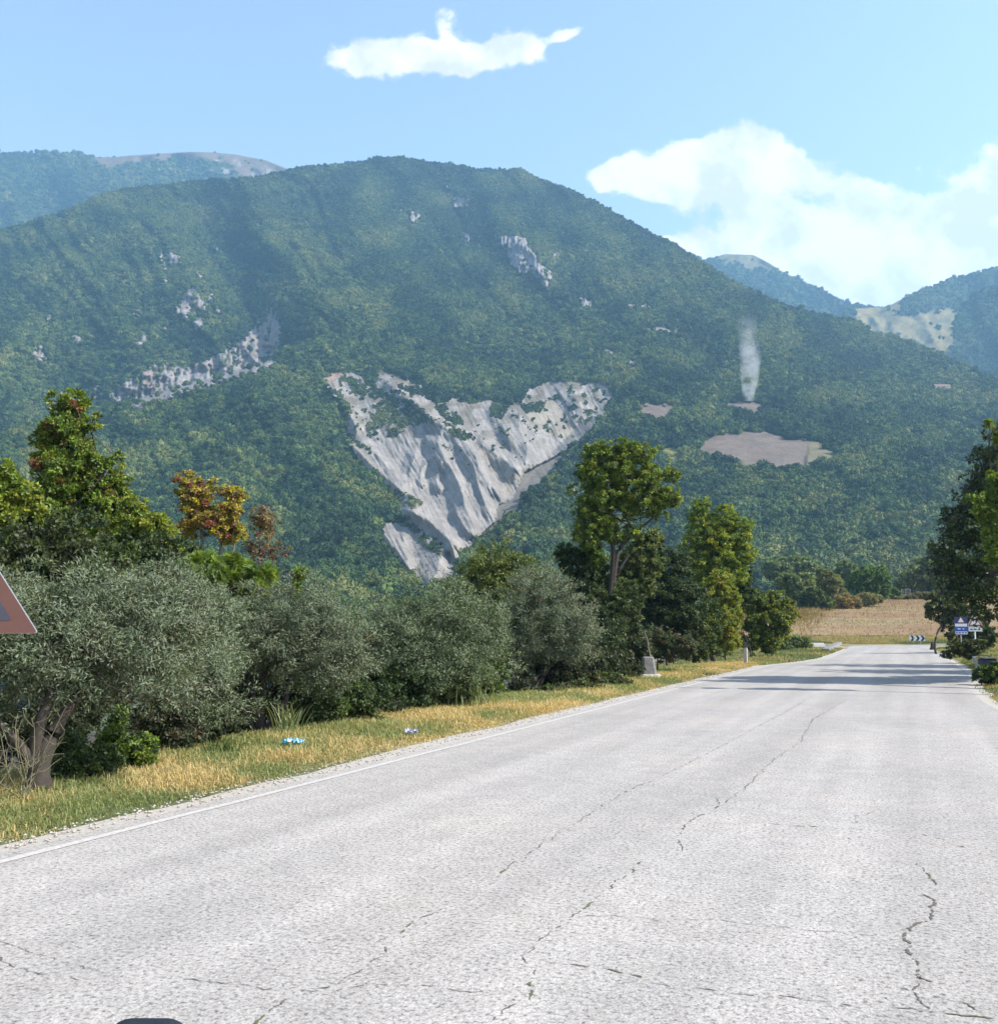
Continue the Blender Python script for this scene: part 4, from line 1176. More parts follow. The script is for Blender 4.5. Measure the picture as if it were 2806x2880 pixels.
make_tree('deciduous_tree', 'sparse autumn tree with orange-yellow leaves and reddish tips, brown multi-stemmed below', 'tree', base_at(208, 28),
          c1([(1110, 790, 75, 75, 0), (1200, 830, 80, 75, 0), (1390, 830, 60, 55, 0), (1370, 930, 85, 75, 0), (1150, 900, 90, 70, 0), (1250, 980, 130, 90, 0), (1120, 1010, 60, 80, 0), (1380, 1050, 90, 70, 0), (1230, 740, 60, 25, 0), (1115, 715, 55, 22, 0), (1320, 800, 40, 30, 0)], 28),
          21000, (.08, .05), [(3, (.36, .31, .04)), (2, (.27, .20, .06)), (1.6, (.22, .23, .04)), (.8, (.22, .07, .06))],
          trunks=[t1([(1210, 1700, .07), (1205, 1200, .05), (1200, 1000, .035), (1120, 820, .02)], 28), t1([(1300, 1700, .06), (1305, 1200, .045), (1330, 1000, .03), (1380, 850, .02)], 28), t1([(1230, 1700, .05), (1160, 1150, .035), (1110, 1000, .02)], 28),
                  t1([(1300, 1600, .05), (1390, 1150, .03), (1420, 1000, .02)], 28)], shell=.3, twigs=330, gap=.6, clump=(.09, .2), limb_r=.035, bark=M_palebark)
make_tree('bare_shrub', 'nearly leafless grey-brown shrub with thin upright stems right of the autumn tree', 'shrub', base_at(262, 30),
          c1([(1570, 1000, 100, 120, 0), (1620, 1160, 100, 60, 0), (1520, 1160, 80, 70, 0)], 30), 2600, (.09, .05), [(2, (.16, .13, .08)), (1, (.20, .16, .04)), (1, (.15, .06, .05))],
          trunks=[t1([(1560, 1700, .04), (1550, 1200, .025), (1540, 950, .012)], 30), t1([(1600, 1700, .04), (1620, 1200, .02), (1640, 980, .01)], 30)], shell=.2, twigs=300, gap=.5, limb_r=.025, bark=M_palebark)
make_tree('leafy_shrub', 'bright green shrub with long feathery compound leaves under the autumn tree', 'shrub', base_at(230, 22.8),
          c1([(1240, 1290, 140, 100, 0), (1150, 1250, 60, 80, 0), (1400, 1290, 110, 70, 0), (1340, 1400, 140, 110, 0), (1200, 1400, 90, 100, 0), (1520, 1330, 110, 60, 0), (1640, 1340, 60, 22, 0), (1300, 1520, 110, 70, 0)], 22.8),
          8500, (.19, .1), LT, shell=.45, twigs=60, gap=.35, pinnate=True, clump=(.09, .2), base_r=.06, upbias=.6)
make_tree('leafy_shrub', 'small isolated bright green sprig above the multi-stemmed olive', 'shrub', base_at(299, 27),
          c1([(1780, 1300, 42, 30, 0), (1760, 1380, 20, 70, 0)], 27), 1600, (.10, .05), LT, shell=.2, twigs=14, base_r=.03, limb_r=.02)
make_tree('deciduous_tree', 'rounded mid green tree rising behind the right end of the olive row', 'tree', base_at(497, 38),
          [(497, 568, 32, 24, 38), (480, 582, 26, 24, 38), (520, 580, 28, 26, 38), (500, 610, 40, 34, 38), (468, 605, 18, 26, 38)],
          36000, (.11, .05), [(3, (.095, .13, .028)), (2, (.14, .17, .04)), (1.5, (.06, .09, .02))], shell=.4, twigs=60, clump=(.085, .19), gap=.35)
make_tree('deciduous_tree', 'tall airy green tree with forked dark trunk standing right of the olive row', 'tree', base_at(610, 46),
          c3([(330, 300, 110, 90, 0), (510, 290, 110, 90, 0), (640, 330, 90, 90, 0), (260, 420, 80, 130, 0), (450, 450, 150, 120, 0), (650, 480, 120, 120, 0), (830, 440, 70, 70, 0), (800, 610, 100, 90, 0), (350, 620, 140, 120, 0), (560, 620, 140, 110, 0),
              (230, 700, 80, 110, 0), (140, 560, 35, 60, 0), (350, 780, 130, 90, 0), (720, 720, 90, 50, 0), (200, 830, 60, 80, 0), (280, 920, 90, 90, 0), (250, 840, 110, 100, 0), (430, 880, 110, 60, 0), (570, 850, 80, 55, 0), (560, 740, 70, 50, 0), (330, 1030, 80, 70, 0), (700, 600, 120, 100, 0), (400, 840, 60, 60, 0)], 46),
          92000, (.10, .065), GR[:3] + [(2, (.10, .135, .05))],
          trunks=[t3([(370, 1500, .16), (410, 1250, .15), (425, 1080, .13), (430, 1000, .12), (410, 850, .09), (400, 650, .06), (430, 400, .03)], 46), t3([(430, 1020, .12), (490, 930, .10), (590, 840, .08), (680, 770, .05), (760, 680, .03)], 46), t3([(400, 1250, .10), (480, 1080, .07), (540, 1000, .04)], 46)],
          shell=.2, twigs=200, gap=.9, clump=(.085, .19), limb_r=.08)
make_tree('deciduous_tree', 'lighter leafy tree low between the two tall trees', 'tree', base_at(645, 50),
          c3([(650, 930, 110, 90, 0), (590, 1020, 110, 100, 0), (700, 870, 60, 50, 0), (560, 1100, 100, 80, 0), (660, 1080, 100, 90, 0), (500, 1200, 100, 100, 0), (620, 1200, 100, 100, 0)], 50), 34000, (.13, .08), [(3, (.10, .14, .045)), (2, (.13, .16, .05)), (1, (.06, .09, .025))], shell=.35, twigs=40, gap=.5)
make_tree('leafy_shrub', 'dark shaded shrub left of the forked trunk', 'shrub', base_at(572, 46.6),
          c3([(110, 1010, 90, 70, 0), (200, 1090, 120, 110, 0), (260, 1000, 90, 80, 0), (240, 1220, 130, 110, 0), (330, 1150, 100, 110, 0), (330, 1330, 140, 110, 0), (60, 980, 40, 30, 0)], 46.6), 34000, (.12, .07), DK, shell=.4, twigs=30, gap=.5, base_r=.06)
make_tree('deciduous_tree', 'second tall tree wrapped in climbing vines, yellow-green upper right side', 'tree', base_at(712, 68),
          c3([(1010, 760, 70, 130, 0), (1040, 660, 60, 60, 0), (1180, 760, 100, 90, 0), (1290, 860, 90, 120, 0), (1130, 900, 130, 110, 0), (960, 920, 60, 110, 0), (1330, 990, 80, 90, 0), (1150, 1050, 150, 110, 0), (1240, 1150, 110, 80, 0), (1000, 1080, 90, 100, 0), (1100, 1180, 150, 90, 0), (1220, 690, 45, 45, 0)], 68),
          76000, (.115, .075), [(3, (.085, .145, .020)), (2, (.135, .20, .024)), (1.8, (.24, .29, .026)), (1, (.31, .32, .025))], shell=.4, twigs=70, gap=.45, clump=(.085, .19), base_r=.2, limb_r=.08)
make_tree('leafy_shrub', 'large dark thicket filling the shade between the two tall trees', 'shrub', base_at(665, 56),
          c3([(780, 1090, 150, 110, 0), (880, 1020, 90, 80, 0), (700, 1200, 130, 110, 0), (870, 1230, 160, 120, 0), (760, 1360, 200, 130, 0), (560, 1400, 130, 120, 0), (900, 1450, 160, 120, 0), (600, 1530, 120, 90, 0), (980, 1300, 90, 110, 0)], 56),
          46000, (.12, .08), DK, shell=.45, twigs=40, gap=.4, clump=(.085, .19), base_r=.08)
make_tree('leafy_shrub', 'dark green shrub hiding the foot of the forked tree', 'shrub', base_at(612, 43.4),
          [(598, 604, 16, 18, 43.4), (626, 600, 18, 20, 43.4), (600, 640, 24, 26, 43.4), (622, 632, 22, 24, 43.4), (612, 612, 18, 20, 43.4), (590, 620, 14, 22, 43.4), (635, 650, 16, 18, 43.4), (605, 662, 30, 12, 43.4)], 26000, (.11, .07),
          [(3, (.04, .062, .018)), (2, (.065, .095, .024)), (1, (.10, .12, .04))], shell=.4, twigs=40, gap=.35, base_r=.05, limb_r=.03)
make_tree('leafy_shrub', 'shaded green shrub around the foot of the vine-wrapped tree', 'shrub', base_at(700, 57),
          [(690, 636, 24, 24, 57), (672, 640, 18, 20, 57), (705, 620, 16, 22, 57), (660, 648, 18, 12, 57), (700, 652, 22, 8, 57)], 24000, (.13, .085),
          [(3, (.045, .07, .02)), (2, (.075, .11, .026)), (1, (.12, .15, .03))], shell=.4, twigs=30, gap=.35, base_r=.05, limb_r=.03)
make_tree('climbing_vine', 'column of yellow-green vine leaves hanging down to the verge beside the marker post', 'vine', base_at(723, 62),
          c3([(1160, 1180, 90, 70, 0), (1100, 1260, 90, 80, 0), (1160, 1300, 110, 90, 0), (1060, 1460, 80, 100, 0), (1180, 1440, 100, 130, 0), (1260, 1380, 50, 140, 0), (1110, 1580, 90, 90, 0), (1230, 1580, 70, 110, 0), (1170, 1640, 100, 50, 0)], 62),
          44000, (.12, .08), YG, shell=.4, twigs=30, gap=.45, clump=(.085, .19), base_r=.06, limb_r=.04)
make_tree('leafy_shrub', 'big round yellow-green bush just right of the black-topped marker post', 'shrub', base_at(768, 70),
          c3([(1440, 1320, 110, 70, 0), (1570, 1330, 90, 70, 0), (1640, 1400, 60, 70, 0), (1400, 1430, 90, 110, 0), (1530, 1450, 120, 110, 0), (1380, 1570, 80, 110, 0), (1500, 1590, 100, 90, 0), (1600, 1520, 50, 60, 0)], 70),
          34000, (.14, .09), [(3, (.10, .145, .024)), (2.4, (.20, .22, .026)), (1.6, (.06, .095, .02))], shell=.45, twigs=40, gap=.4, clump=(.085, .19), base_r=.08)
make_tree('leafy_shrub', 'low bramble with greyish leaves sprawling above the concrete block', 'shrub', base_at(655, 48),
          c3([(700, 1560, 80, 60, 0), (820, 1600, 90, 60, 0), (930, 1620, 90, 60, 0), (560, 1620, 120, 70, 0), (480, 1700, 110, 70, 0), (880, 1690, 120, 45, 0), (780, 1690, 80, 50, 0)], 48),
          24000, (.09, .06), [(3, (.06, .085, .035)), (2, (.10, .12, .055)), (1.2, (.12, .09, .05))], shell=.4, twigs=120, gap=.4, base_r=.05, limb_r=.03)
make_tree('leafy_shrub', 'tall narrow dark bush behind the vine column', 'shrub', base_at(745, 69),
          c3([(1330, 1150, 60, 80, 0), (1290, 1260, 80, 80, 0), (1360, 1290, 60, 60, 0)], 69), 9000, (.13, .08), DK + GR[:1], shell=.4, twigs=20, base_r=.05)

# --- right side
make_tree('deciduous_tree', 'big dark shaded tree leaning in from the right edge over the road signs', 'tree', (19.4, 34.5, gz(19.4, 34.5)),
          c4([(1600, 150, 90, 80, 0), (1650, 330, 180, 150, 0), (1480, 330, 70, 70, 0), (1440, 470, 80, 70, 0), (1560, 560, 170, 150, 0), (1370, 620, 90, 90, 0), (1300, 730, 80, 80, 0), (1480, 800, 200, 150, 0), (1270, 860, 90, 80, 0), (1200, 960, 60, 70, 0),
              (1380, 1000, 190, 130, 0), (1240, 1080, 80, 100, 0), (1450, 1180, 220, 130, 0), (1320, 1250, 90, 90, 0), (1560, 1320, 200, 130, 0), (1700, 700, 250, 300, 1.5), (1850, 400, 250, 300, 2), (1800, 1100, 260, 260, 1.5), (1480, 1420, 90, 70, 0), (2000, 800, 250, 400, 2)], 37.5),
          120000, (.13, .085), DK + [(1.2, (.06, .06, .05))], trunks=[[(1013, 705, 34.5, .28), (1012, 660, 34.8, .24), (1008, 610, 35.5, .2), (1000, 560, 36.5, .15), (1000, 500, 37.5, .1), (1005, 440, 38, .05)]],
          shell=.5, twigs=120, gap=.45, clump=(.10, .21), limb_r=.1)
make_tree('leafy_branch_tree', 'lighter bright green foliage in front of the dark tree at the right edge', 'tree', (19.8, 31.5, gz(19.8, 31.5)),
          c4([(1570, 480, 60, 50, 0), (1450, 620, 80, 40, 0), (1520, 700, 110, 60, 0), (1580, 590, 60, 60, 0), (1600, 800, 100, 80, 0), (1560, 900, 60, 60, 0), (1600, 1000, 80, 60, 0), (1640, 180, 60, 70, 0), (1560, 100, 40, 30, 0), (1700, 600, 90, 200, 0)], 33),
          24000, (.11, .07), LT, trunks=[[(1022, 712, 31.5, .14), (1020, 640, 32, .11), (1015, 560, 32.5, .08), (1008, 480, 33, .04)]], shell=.3, twigs=110, gap=.5, clump=(.085, .19))
# trees that stand out of frame on the right and throw their shade on the road
for i, (x, y, hh, w) in enumerate([(27.4, 46, 9.5, 3.0), (30.5, 52.5, 11.0, 2.6), (24.4, 41, 6.5, 1.6)]):
    z = gz(x, y); px = lambda X, Z, Y: (CX + F * (X / Y) * math.cos(PITCH), 0)
    L_ = []
    for (dx, dz, rr) in [(0, .8, .8), (-.5, .55, .9), (.4, .6, .9), (0, .4, .9), (-.2, .9, .5)]:
        X_, Z_ = x + dx * w, z + dz * hh
        # invert P2W
        ca, sa = math.cos(PITCH), math.sin(PITCH); q = (Z_ - H) / y; yy = (q * ca - sa) / (ca + q * sa); d_ = ca - yy * sa
        L_.append((CX + X_ / y * d_ * F, CY - yy * F, rr * w / y * F, rr * hh * .25 / y * F, y))
    make_tree('deciduous_tree', ['dark tree behind the signs on the right of the road, crown merging with its neighbours', 'tall dark tree just beyond the dark box on the right roadside', 'slim dark tree nearest the strip of shade on the right roadside'][i], 'tree', (x, y, z), L_, 26000, (.16, .1), DK, shell=.4, twigs=50, gap=.5, base_r=.2, limb_r=.08)
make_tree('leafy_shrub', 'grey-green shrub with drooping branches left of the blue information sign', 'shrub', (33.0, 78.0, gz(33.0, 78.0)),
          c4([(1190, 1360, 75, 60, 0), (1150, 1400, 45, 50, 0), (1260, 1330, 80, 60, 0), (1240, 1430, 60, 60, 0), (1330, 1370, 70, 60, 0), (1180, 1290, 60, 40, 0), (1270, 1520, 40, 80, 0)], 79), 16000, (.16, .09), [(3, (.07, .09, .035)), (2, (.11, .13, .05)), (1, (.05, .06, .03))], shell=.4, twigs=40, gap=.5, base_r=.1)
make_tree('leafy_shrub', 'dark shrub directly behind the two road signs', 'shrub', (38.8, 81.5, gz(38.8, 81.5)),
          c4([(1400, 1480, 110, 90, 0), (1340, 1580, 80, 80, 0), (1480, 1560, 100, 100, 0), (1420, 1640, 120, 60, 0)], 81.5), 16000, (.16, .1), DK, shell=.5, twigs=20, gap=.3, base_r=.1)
make_tree('leafy_shrub', 'leafy roadside bush in front of the dark box at the right edge', 'shrub', (20.6, 36.5, gz(20.6, 36.5)),
          c4([(1560, 1800, 100, 50, 0), (1490, 1840, 60, 35, 0), (1610, 1870, 90, 50, 0), (1680, 1820, 110, 70, 0)], 37), 12000, (.08, .055), DK + LT[:1], shell=.35, twigs=40, gap=.4, base_r=.04, limb_r=.02)
make_tree('leafy_shrub', 'low scrub growing between the dark box and the signs', 'shrub', (29.2, 58.5, gz(29.2, 58.5)),
          c4([(1330, 1650, 70, 40, 0), (1400, 1700, 60, 30, 0), (1250, 1690, 60, 28, 0), (1440, 1640, 80, 50, 0)], 58.5), 9000, (.10, .06), [(3, (.05, .07, .025)), (2, (.11, .12, .04))], shell=.3, twigs=30, gap=.4, base_r=.04)

# --- trees and bushes round the field
for (lab, L_, Y, n, pal, nm, ct) in [
    ('solitary dark green round tree at the top edge of the straw field', [(690, 1170, 100, 80, 0), (780, 1160, 70, 80, 0), (700, 1240, 120, 60, 0), (620, 1230, 50, 50, 0), (800, 1250, 60, 50, 0)], 225, 20000, [(3, (.035, .065, .018)), (2, (.06, .10, .024))], 'deciduous_tree', 'tree'),
    ('grey-green tree right of the solitary round tree behind the field', [(1080, 1150, 120, 90, 0), (980, 1190, 80, 60, 0), (1180, 1170, 80, 110, 0), (1120, 1090, 60, 50, 0), (1060, 1250, 150, 40, 0)], 262, 20000, [(3, (.075, .095, .038)), (2, (.10, .115, .05))], 'deciduous_tree', 'tree'),
    ('blue-green tree just left of and behind the solitary round tree', [(560, 1120, 60, 60, 0), (600, 1180, 60, 60, 0), (540, 1200, 60, 60, 0)], 262, 12000, [(3, (.06, .085, .04)), (2, (.085, .11, .05))], 'deciduous_tree', 'tree'),
    ('olive-green tree with two crowns left of the field corner', [(450, 1210, 70, 70, 0), (400, 1170, 50, 60, 0), (500, 1280, 60, 50, 0)], 215, 14000, [(3, (.08, .095, .035)), (2, (.11, .115, .045))], 'deciduous_tree', 'tree'),
    ('dark bush at the left corner of the straw field', [(330, 1300, 70, 60, 0), (390, 1340, 70, 50, 0), (300, 1360, 60, 50, 0)], 190, 14000, [(3, (.032, .05, .02)), (2, (.055, .075, .026))], 'leafy_shrub', 'shrub'),
    ('brownish bush on the field edge beside the dark bush', [(560, 1330, 70, 45, 0), (500, 1350, 50, 45, 0), (620, 1340, 40, 35, 0)], 196, 9000, [(3, (.15, .11, .05)), (2, (.11, .10, .045))], 'leafy_shrub', 'shrub'),
    ('tan scrubby bush in front of the solitary round tree', [(700, 1310, 70, 35, 0), (660, 1330, 40, 30, 0), (760, 1310, 40, 25, 0)], 205, 9000, [(3, (.11, .115, .05)), (1, (.16, .13, .065))], 'leafy_shrub', 'shrub'),
    ('pale green tree above the round yellow-green roadside bush', [(230, 1230, 90, 80, 0), (160, 1190, 70, 60, 0), (290, 1180, 60, 50, 0)], 200, 14000, [(3, (.07, .095, .04)), (2, (.10, .125, .05))], 'deciduous_tree', 'tree'),
    ('wide hazy green tree far behind the pale green tree', [(100, 1100, 110, 70, 0), (220, 1080, 100, 70, 0), (320, 1120, 80, 60, 0)], 300, 18000, [(3, (.07, .10, .045)), (2, (.095, .12, .055))], 'deciduous_tree', 'tree'),
    ('low reddish-brown hedge row along the top right edge of the field', [(850, 1325, 40, 12, 0), (920, 1312, 70, 14, 0), (1010, 1302, 80, 14, 0), (1100, 1290, 70, 16, 0)], 238, 7000, [(3, (.10, .075, .04)), (2, (.09, .095, .04))], 'hedge', 'hedge'),
    ('dark squat bush right of the solitary round tree', [(860, 1270, 50, 40, 0), (840, 1290, 40, 25, 0)], 240, 5000, DK, 'leafy_shrub', 'shrub'),
    ('green tree partly hidden behind the big dark right tree', [(1190, 1080, 80, 120, 0), (1250, 1180, 90, 90, 0)], 245, 9000, [(3, (.06, .08, .03))], 'deciduous_tree', 'tree'),
    ('weedy green bush left of the pale kerb where the road ends', [(210, 1600, 90, 35, 0), (130, 1640, 80, 45, 0), (260, 1630, 60, 25, 0)], 92, 9000, [(3, (.065, .09, .035)), (2, (.10, .12, .05))], 'leafy_shrub', 'shrub'),
]:
    pal = [(w_q, tuple(1.9 * q for q in c_q)) for w_q, c_q in pal]; lob = c4(L_, Y); mx_ = float(np.mean([l[0] for l in lob])); xx = (mx_ - CX) / F * Y
    zz = min(gz(xx, Y), float(P2W(mx_, max(l[1] + l[3] for l in lob), Y)[2]))
    make_tree(nm, lab, ct, (xx, Y, zz), lob, n, (.0045 * Y * .6, .0030 * Y * .6), pal, shell=.45, twigs=25, gap=.4, clump=(.10, .21), base_r=.15 if ct == 'tree' else .05, limb_r=.06)

# --- undergrowth under the olives
BR = [(3, (.035, .06, .02)), (3, (.055, .085, .025)), (1, (.09, .13, .03))]
ug = [
    ('ivy-like dark bush right beside the trunk of the largest olive', [(72, 772, 26, 20, 14.3), (95, 765, 24, 20, 14.5), (68, 750, 22, 20, 14.6)], 16000, BR),
    ('bright green leafy bramble right of the largest olive, low on the verge', [(112, 742, 14, 16, 15.4), (135, 745, 22, 12, 15.8), (128, 758, 26, 12, 15.4), (118, 720, 8, 14, 15.6)], 14000, LT + BR[:1]),
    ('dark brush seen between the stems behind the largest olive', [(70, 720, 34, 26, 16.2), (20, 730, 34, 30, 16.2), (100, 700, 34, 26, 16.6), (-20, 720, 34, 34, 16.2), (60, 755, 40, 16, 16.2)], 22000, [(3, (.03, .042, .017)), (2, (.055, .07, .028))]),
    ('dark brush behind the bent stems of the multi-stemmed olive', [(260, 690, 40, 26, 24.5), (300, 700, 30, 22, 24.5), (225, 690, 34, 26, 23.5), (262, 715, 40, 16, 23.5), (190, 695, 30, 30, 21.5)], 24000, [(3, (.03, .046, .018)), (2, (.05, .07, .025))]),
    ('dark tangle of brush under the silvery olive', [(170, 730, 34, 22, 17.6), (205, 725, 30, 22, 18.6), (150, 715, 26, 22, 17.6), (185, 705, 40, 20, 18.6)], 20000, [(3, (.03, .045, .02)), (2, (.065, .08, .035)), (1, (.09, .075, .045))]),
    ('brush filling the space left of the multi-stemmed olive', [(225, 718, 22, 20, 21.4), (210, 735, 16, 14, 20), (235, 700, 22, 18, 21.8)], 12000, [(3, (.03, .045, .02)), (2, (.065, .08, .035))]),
    ('dense leafy green bush right of the multi-stemmed olive', [(320, 712, 28, 20, 21.8), (350, 705, 28, 22, 22.6), (335, 690, 30, 20, 22.6), (305, 725, 18, 12, 21.4)], 20000, BR),
    ('dark leafy bush under the middle olive', [(385, 700, 26, 18, 24.6), (415, 690, 28, 22, 26.0), (440, 685, 26, 20, 27), (400, 680, 40, 20, 26.4)], 20000, BR[:2]),
    ('weedy green clump under the right half of the middle olive', [(470, 680, 20, 16, 28.5), (455, 690, 20, 12, 27.5), (490, 675, 16, 18, 30)], 12000, BR + LT[:1]),
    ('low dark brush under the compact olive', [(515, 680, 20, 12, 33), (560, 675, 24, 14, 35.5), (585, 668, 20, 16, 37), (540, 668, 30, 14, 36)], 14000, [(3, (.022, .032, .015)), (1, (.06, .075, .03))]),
    ('sprawling green bramble at the foot of the compact olive', [(575, 690, 26, 8, 34.5), (605, 683, 24, 10, 36.5), (550, 694, 18, 7, 33)], 12000, [(3, (.06, .09, .03)), (2, (.10, .13, .04)), (1, (.12, .10, .05))]),
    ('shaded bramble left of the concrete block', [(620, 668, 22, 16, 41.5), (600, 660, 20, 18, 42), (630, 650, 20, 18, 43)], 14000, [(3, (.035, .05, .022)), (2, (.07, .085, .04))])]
for lab, L_, n, pal in ug:
    Y = L_[0][4]; xx = (L_[0][0] - CX) / F * Y
    make_tree('bramble_bush', lab, 'bush', (xx, Y, gz(xx, Y)), L_, n, (.0026 * Y + .012, .0018 * Y + .008), pal, shell=.3, twigs=60, gap=.35, clump=(.1, .22), base_r=.03, limb_r=.018, depthk=.7)

# upright dry stems at the left edge, tied to one clump each
for i, (px0, Y0, lab) in enumerate([(18, 12.6, 'dead upright shrub with pale branching twigs at the left edge before the largest olive'), (4, 12.9, 'bent dry stalks with seed heads at the very left edge')]):
    r = np.random.default_rng(900 + i); b0 = np.array(base_at(px0 + (18 if i == 0 else 0), Y0)); root = empty('dry_shrub', tuple(b0), lab, 'shrub'); paths = []
    for k in range(9 if i == 0 else 6):
        top = b0 + np.array([r.normal(.1, .35), r.normal(0, .2), r.uniform(.5, 1.15) * (1 if i == 0 else .7)]); p, rr = curve_path(b0 + r.normal(0, .05, 3) * np.array([1, 1, 0]), top, .009, .003, r, 9, .07); paths.append((p, rr))
        for q in range(5):
            s = p[r.integers(3, 8)]; e = s + np.array([r.normal(0, .16), r.normal(0, .1), r.uniform(.08, .3)]); pp, r2 = curve_path(s, e, .005, .002, r, 5, .1); paths.append((pp, r2))
    tv, tf_ = tubes_np(paths, 5); mesh_np('stems', tv, tf_, M_stem, root, smooth=True)


# ------------------------------------------------------------------ reeds and weeds (things)
def blades_plant(name, label, cat, base, n, h, w, spread, col, seed, curve=.5):
    r = np.random.default_rng(seed); base = np.array(base, float); root = empty(name, tuple(base), label, cat); V = []; Fs = []; cs = []
    for k in range(n):
        p = base + np.array([r.normal(0, spread), r.normal(0, spread * .6), -.03]); d = np.array([r.normal(0, 1), r.normal(0, 1), 0]); d /= np.linalg.norm(d); hh = h * r.uniform(.5, 1.1)
        side = np.array([-d[1], d[0], 0]) * w * .5; b0 = len(V); c = np.array(col) * r.uniform(.7, 1.3)
        for j in range(5):
            t = j / 4; q = p + np.array([0, 0, hh * (t - .25 * curve * t * t)]) + d * hh * curve * t * t; ww = (1 - t) ** .6 + .02
            V += [q - side * ww, q + side * ww]; cs += [c, c]
        for j in range(4): Fs.append((b0 + 2 * j, b0 + 2 * j + 1, b0 + 2 * j + 3, b0 + 2 * j + 2))
    mesh_np('leaves', V, np.array(Fs), M_grassb, root, col=np.array(cs))
    return root


blades_plant('reed_plant', 'pale green reeds at the foot of the multi-stemmed olive', 'plant', base_at(292, 20.2), 46, .75, .035, .14, (.24, .29, .14), 11)
blades_plant('reed_plant', 'wide row of pale green reeds at the verge below the middle olive', 'plant', base_at(462, 27.4), 90, .8, .04, .55, (.22, .27, .12), 12)
blades_plant('weed_plant', 'dark green tuft of weeds standing alone in the dry verge', 'plant', base_at(228, 17.2), 70, .34, .028, .12, (.07, .11, .03), 13, .6)
blades_plant('weed_plant', 'small dark tuft at the verge between the concrete block and marker post', 'plant', base_at(703, 44.5), 60, .3, .03, .2, (.09, .09, .035), 14, .6)


# ------------------------------------------------------------------ grass (stuff)
def grass(name, label, pts, hfun, wfun, pal_fun, seed):
    r = np.random.default_rng(seed); n = len(pts); X, Y = pts[:, 0], pts[:, 1]; Z = ground_z(X, Y)
    h = hfun(X, Y) * r.uniform(.4, 1.25, n); w = wfun(X, Y) * r.uniform(.6, 1.3, n)
    az = r.uniform(0, 6.283, n); lean = r.uniform(.2, 1.9, n); d = np.stack([np.cos(az), np.sin(az), 0 * az], 1); s = np.stack([-np.sin(az), np.cos(az), 0 * az], 1)
    s = unit(s + r.normal(0, .3, (n, 3)) * np.array([1, 1, 0]))
    p = np.stack([X, Y, Z - .01], 1); hh = h[:, None]; ww = w[:, None]
    mid = p + d * hh * .3 * lean[:, None] + np.array([0, 0, 1]) * hh * np.clip(.6 - .12 * lean[:, None], .1, 1); tip = p + d * hh * lean[:, None] * .9 + np.array([0, 0, 1]) * hh * np.clip(1 - .42 * lean[:, None], .15, 1)
    V = np.stack([p - s * ww * .5, p + s * ww * .5, mid + s * ww * .4, tip, mid - s * ww * .4], 1).reshape(-1, 3)
    b = np.arange(n)[:, None] * 5
    Fs = np.concatenate([b + np.array([[0, 1, 2, 4]]), b + np.array([[4, 2, 3, 3]])], 0)
    Fq = (b + np.array([[0, 1, 2, 4]])); Ft = b + np.array([[4, 2, 3]])
    c = pal_fun(X, Y, r)
    # quads and triangles in one mesh through degenerate-free split: build quads only, tip as its own narrow quad
    V = np.stack([p - s * ww * .5, p + s * ww * .5, mid + s * ww * .42, mid - s * ww * .42, tip + s * ww * .06, tip - s * ww * .06], 1).reshape(-1, 3)
    b = np.arange(n)[:, None] * 6
    Fq = np.concatenate([b + np.array([[0, 1, 2, 3]]), b + np.array([[3, 2, 4, 5]])], 0)
    o = mesh_np(name, V, Fq, M_grassb, col=np.repeat(c, 6, 0)); setprops(o, label, 'grass', kind='stuff'); return o


def pal_verge(X, Y, r):
    p = fbm(X / 2.2, Y / 3.0, 3, 31) + r.normal(0, .09, len(X)); p = sstep(.47, .64, p)[:, None]
    q = fbm(X / 1.1, Y / 1.6, 2, 99)[:, None]
    dry = np.array([.43, .345, .165]) * (1 - q * .25) + np.array([.05, .01, -.01]) * q; g = np.array([.155, .185, .065])
    s = XL(Y) - X; under = sstep(2.6, 4.2, s)[:, None] * .5; p = np.clip(p + under, 0, 1)
    c = dry * (1 - p) + g * p
    return np.clip(c * 1.25 * r.uniform(.65, 1.3, (len(X), 1)), .01, 1)


r = np.random.default_rng(77)
n = 230000
Yv = 8.3 + (62 - 8.3) * r.random(n) ** 1.9; sv_ = .22 + 5.0 * r.random(n) ** .95
sv_ = np.where((sv_ < .55) & (fbm(Yv * 1.5, sv_ * 0 + 3, 2, 8) < .5), sv_ + .45, sv_)
Xv = XL(Yv) - sv_
grass('grass', 'sun-dried yellow and green grass on the left verge', np.stack([Xv, Yv], 1), lambda X, Y: (.06 + .12 * sstep(.3, 1.6, XL(Y) - X) * (.4 + fbm(X * .9, Y * .9, 2, 5))), lambda X, Y: .0055 + .00042 * Y, pal_verge, 1)
n = 110000
Yv = 4 + (98 - 4) * r.random(n) ** 1.3; rv = .25 + 9.5 * r.random(n) ** 1.4; Xv = XR(Yv) + rv


def pal_right(X, Y, r):
    p = sstep(.35, .6, fbm(X / 2, Y / 3, 3, 61))[:, None]; c = np.array([.34, .29, .12]) * (1 - p) + np.array([.12, .16, .05]) * p; return c * r.uniform(.6, 1.3, (len(X), 1))


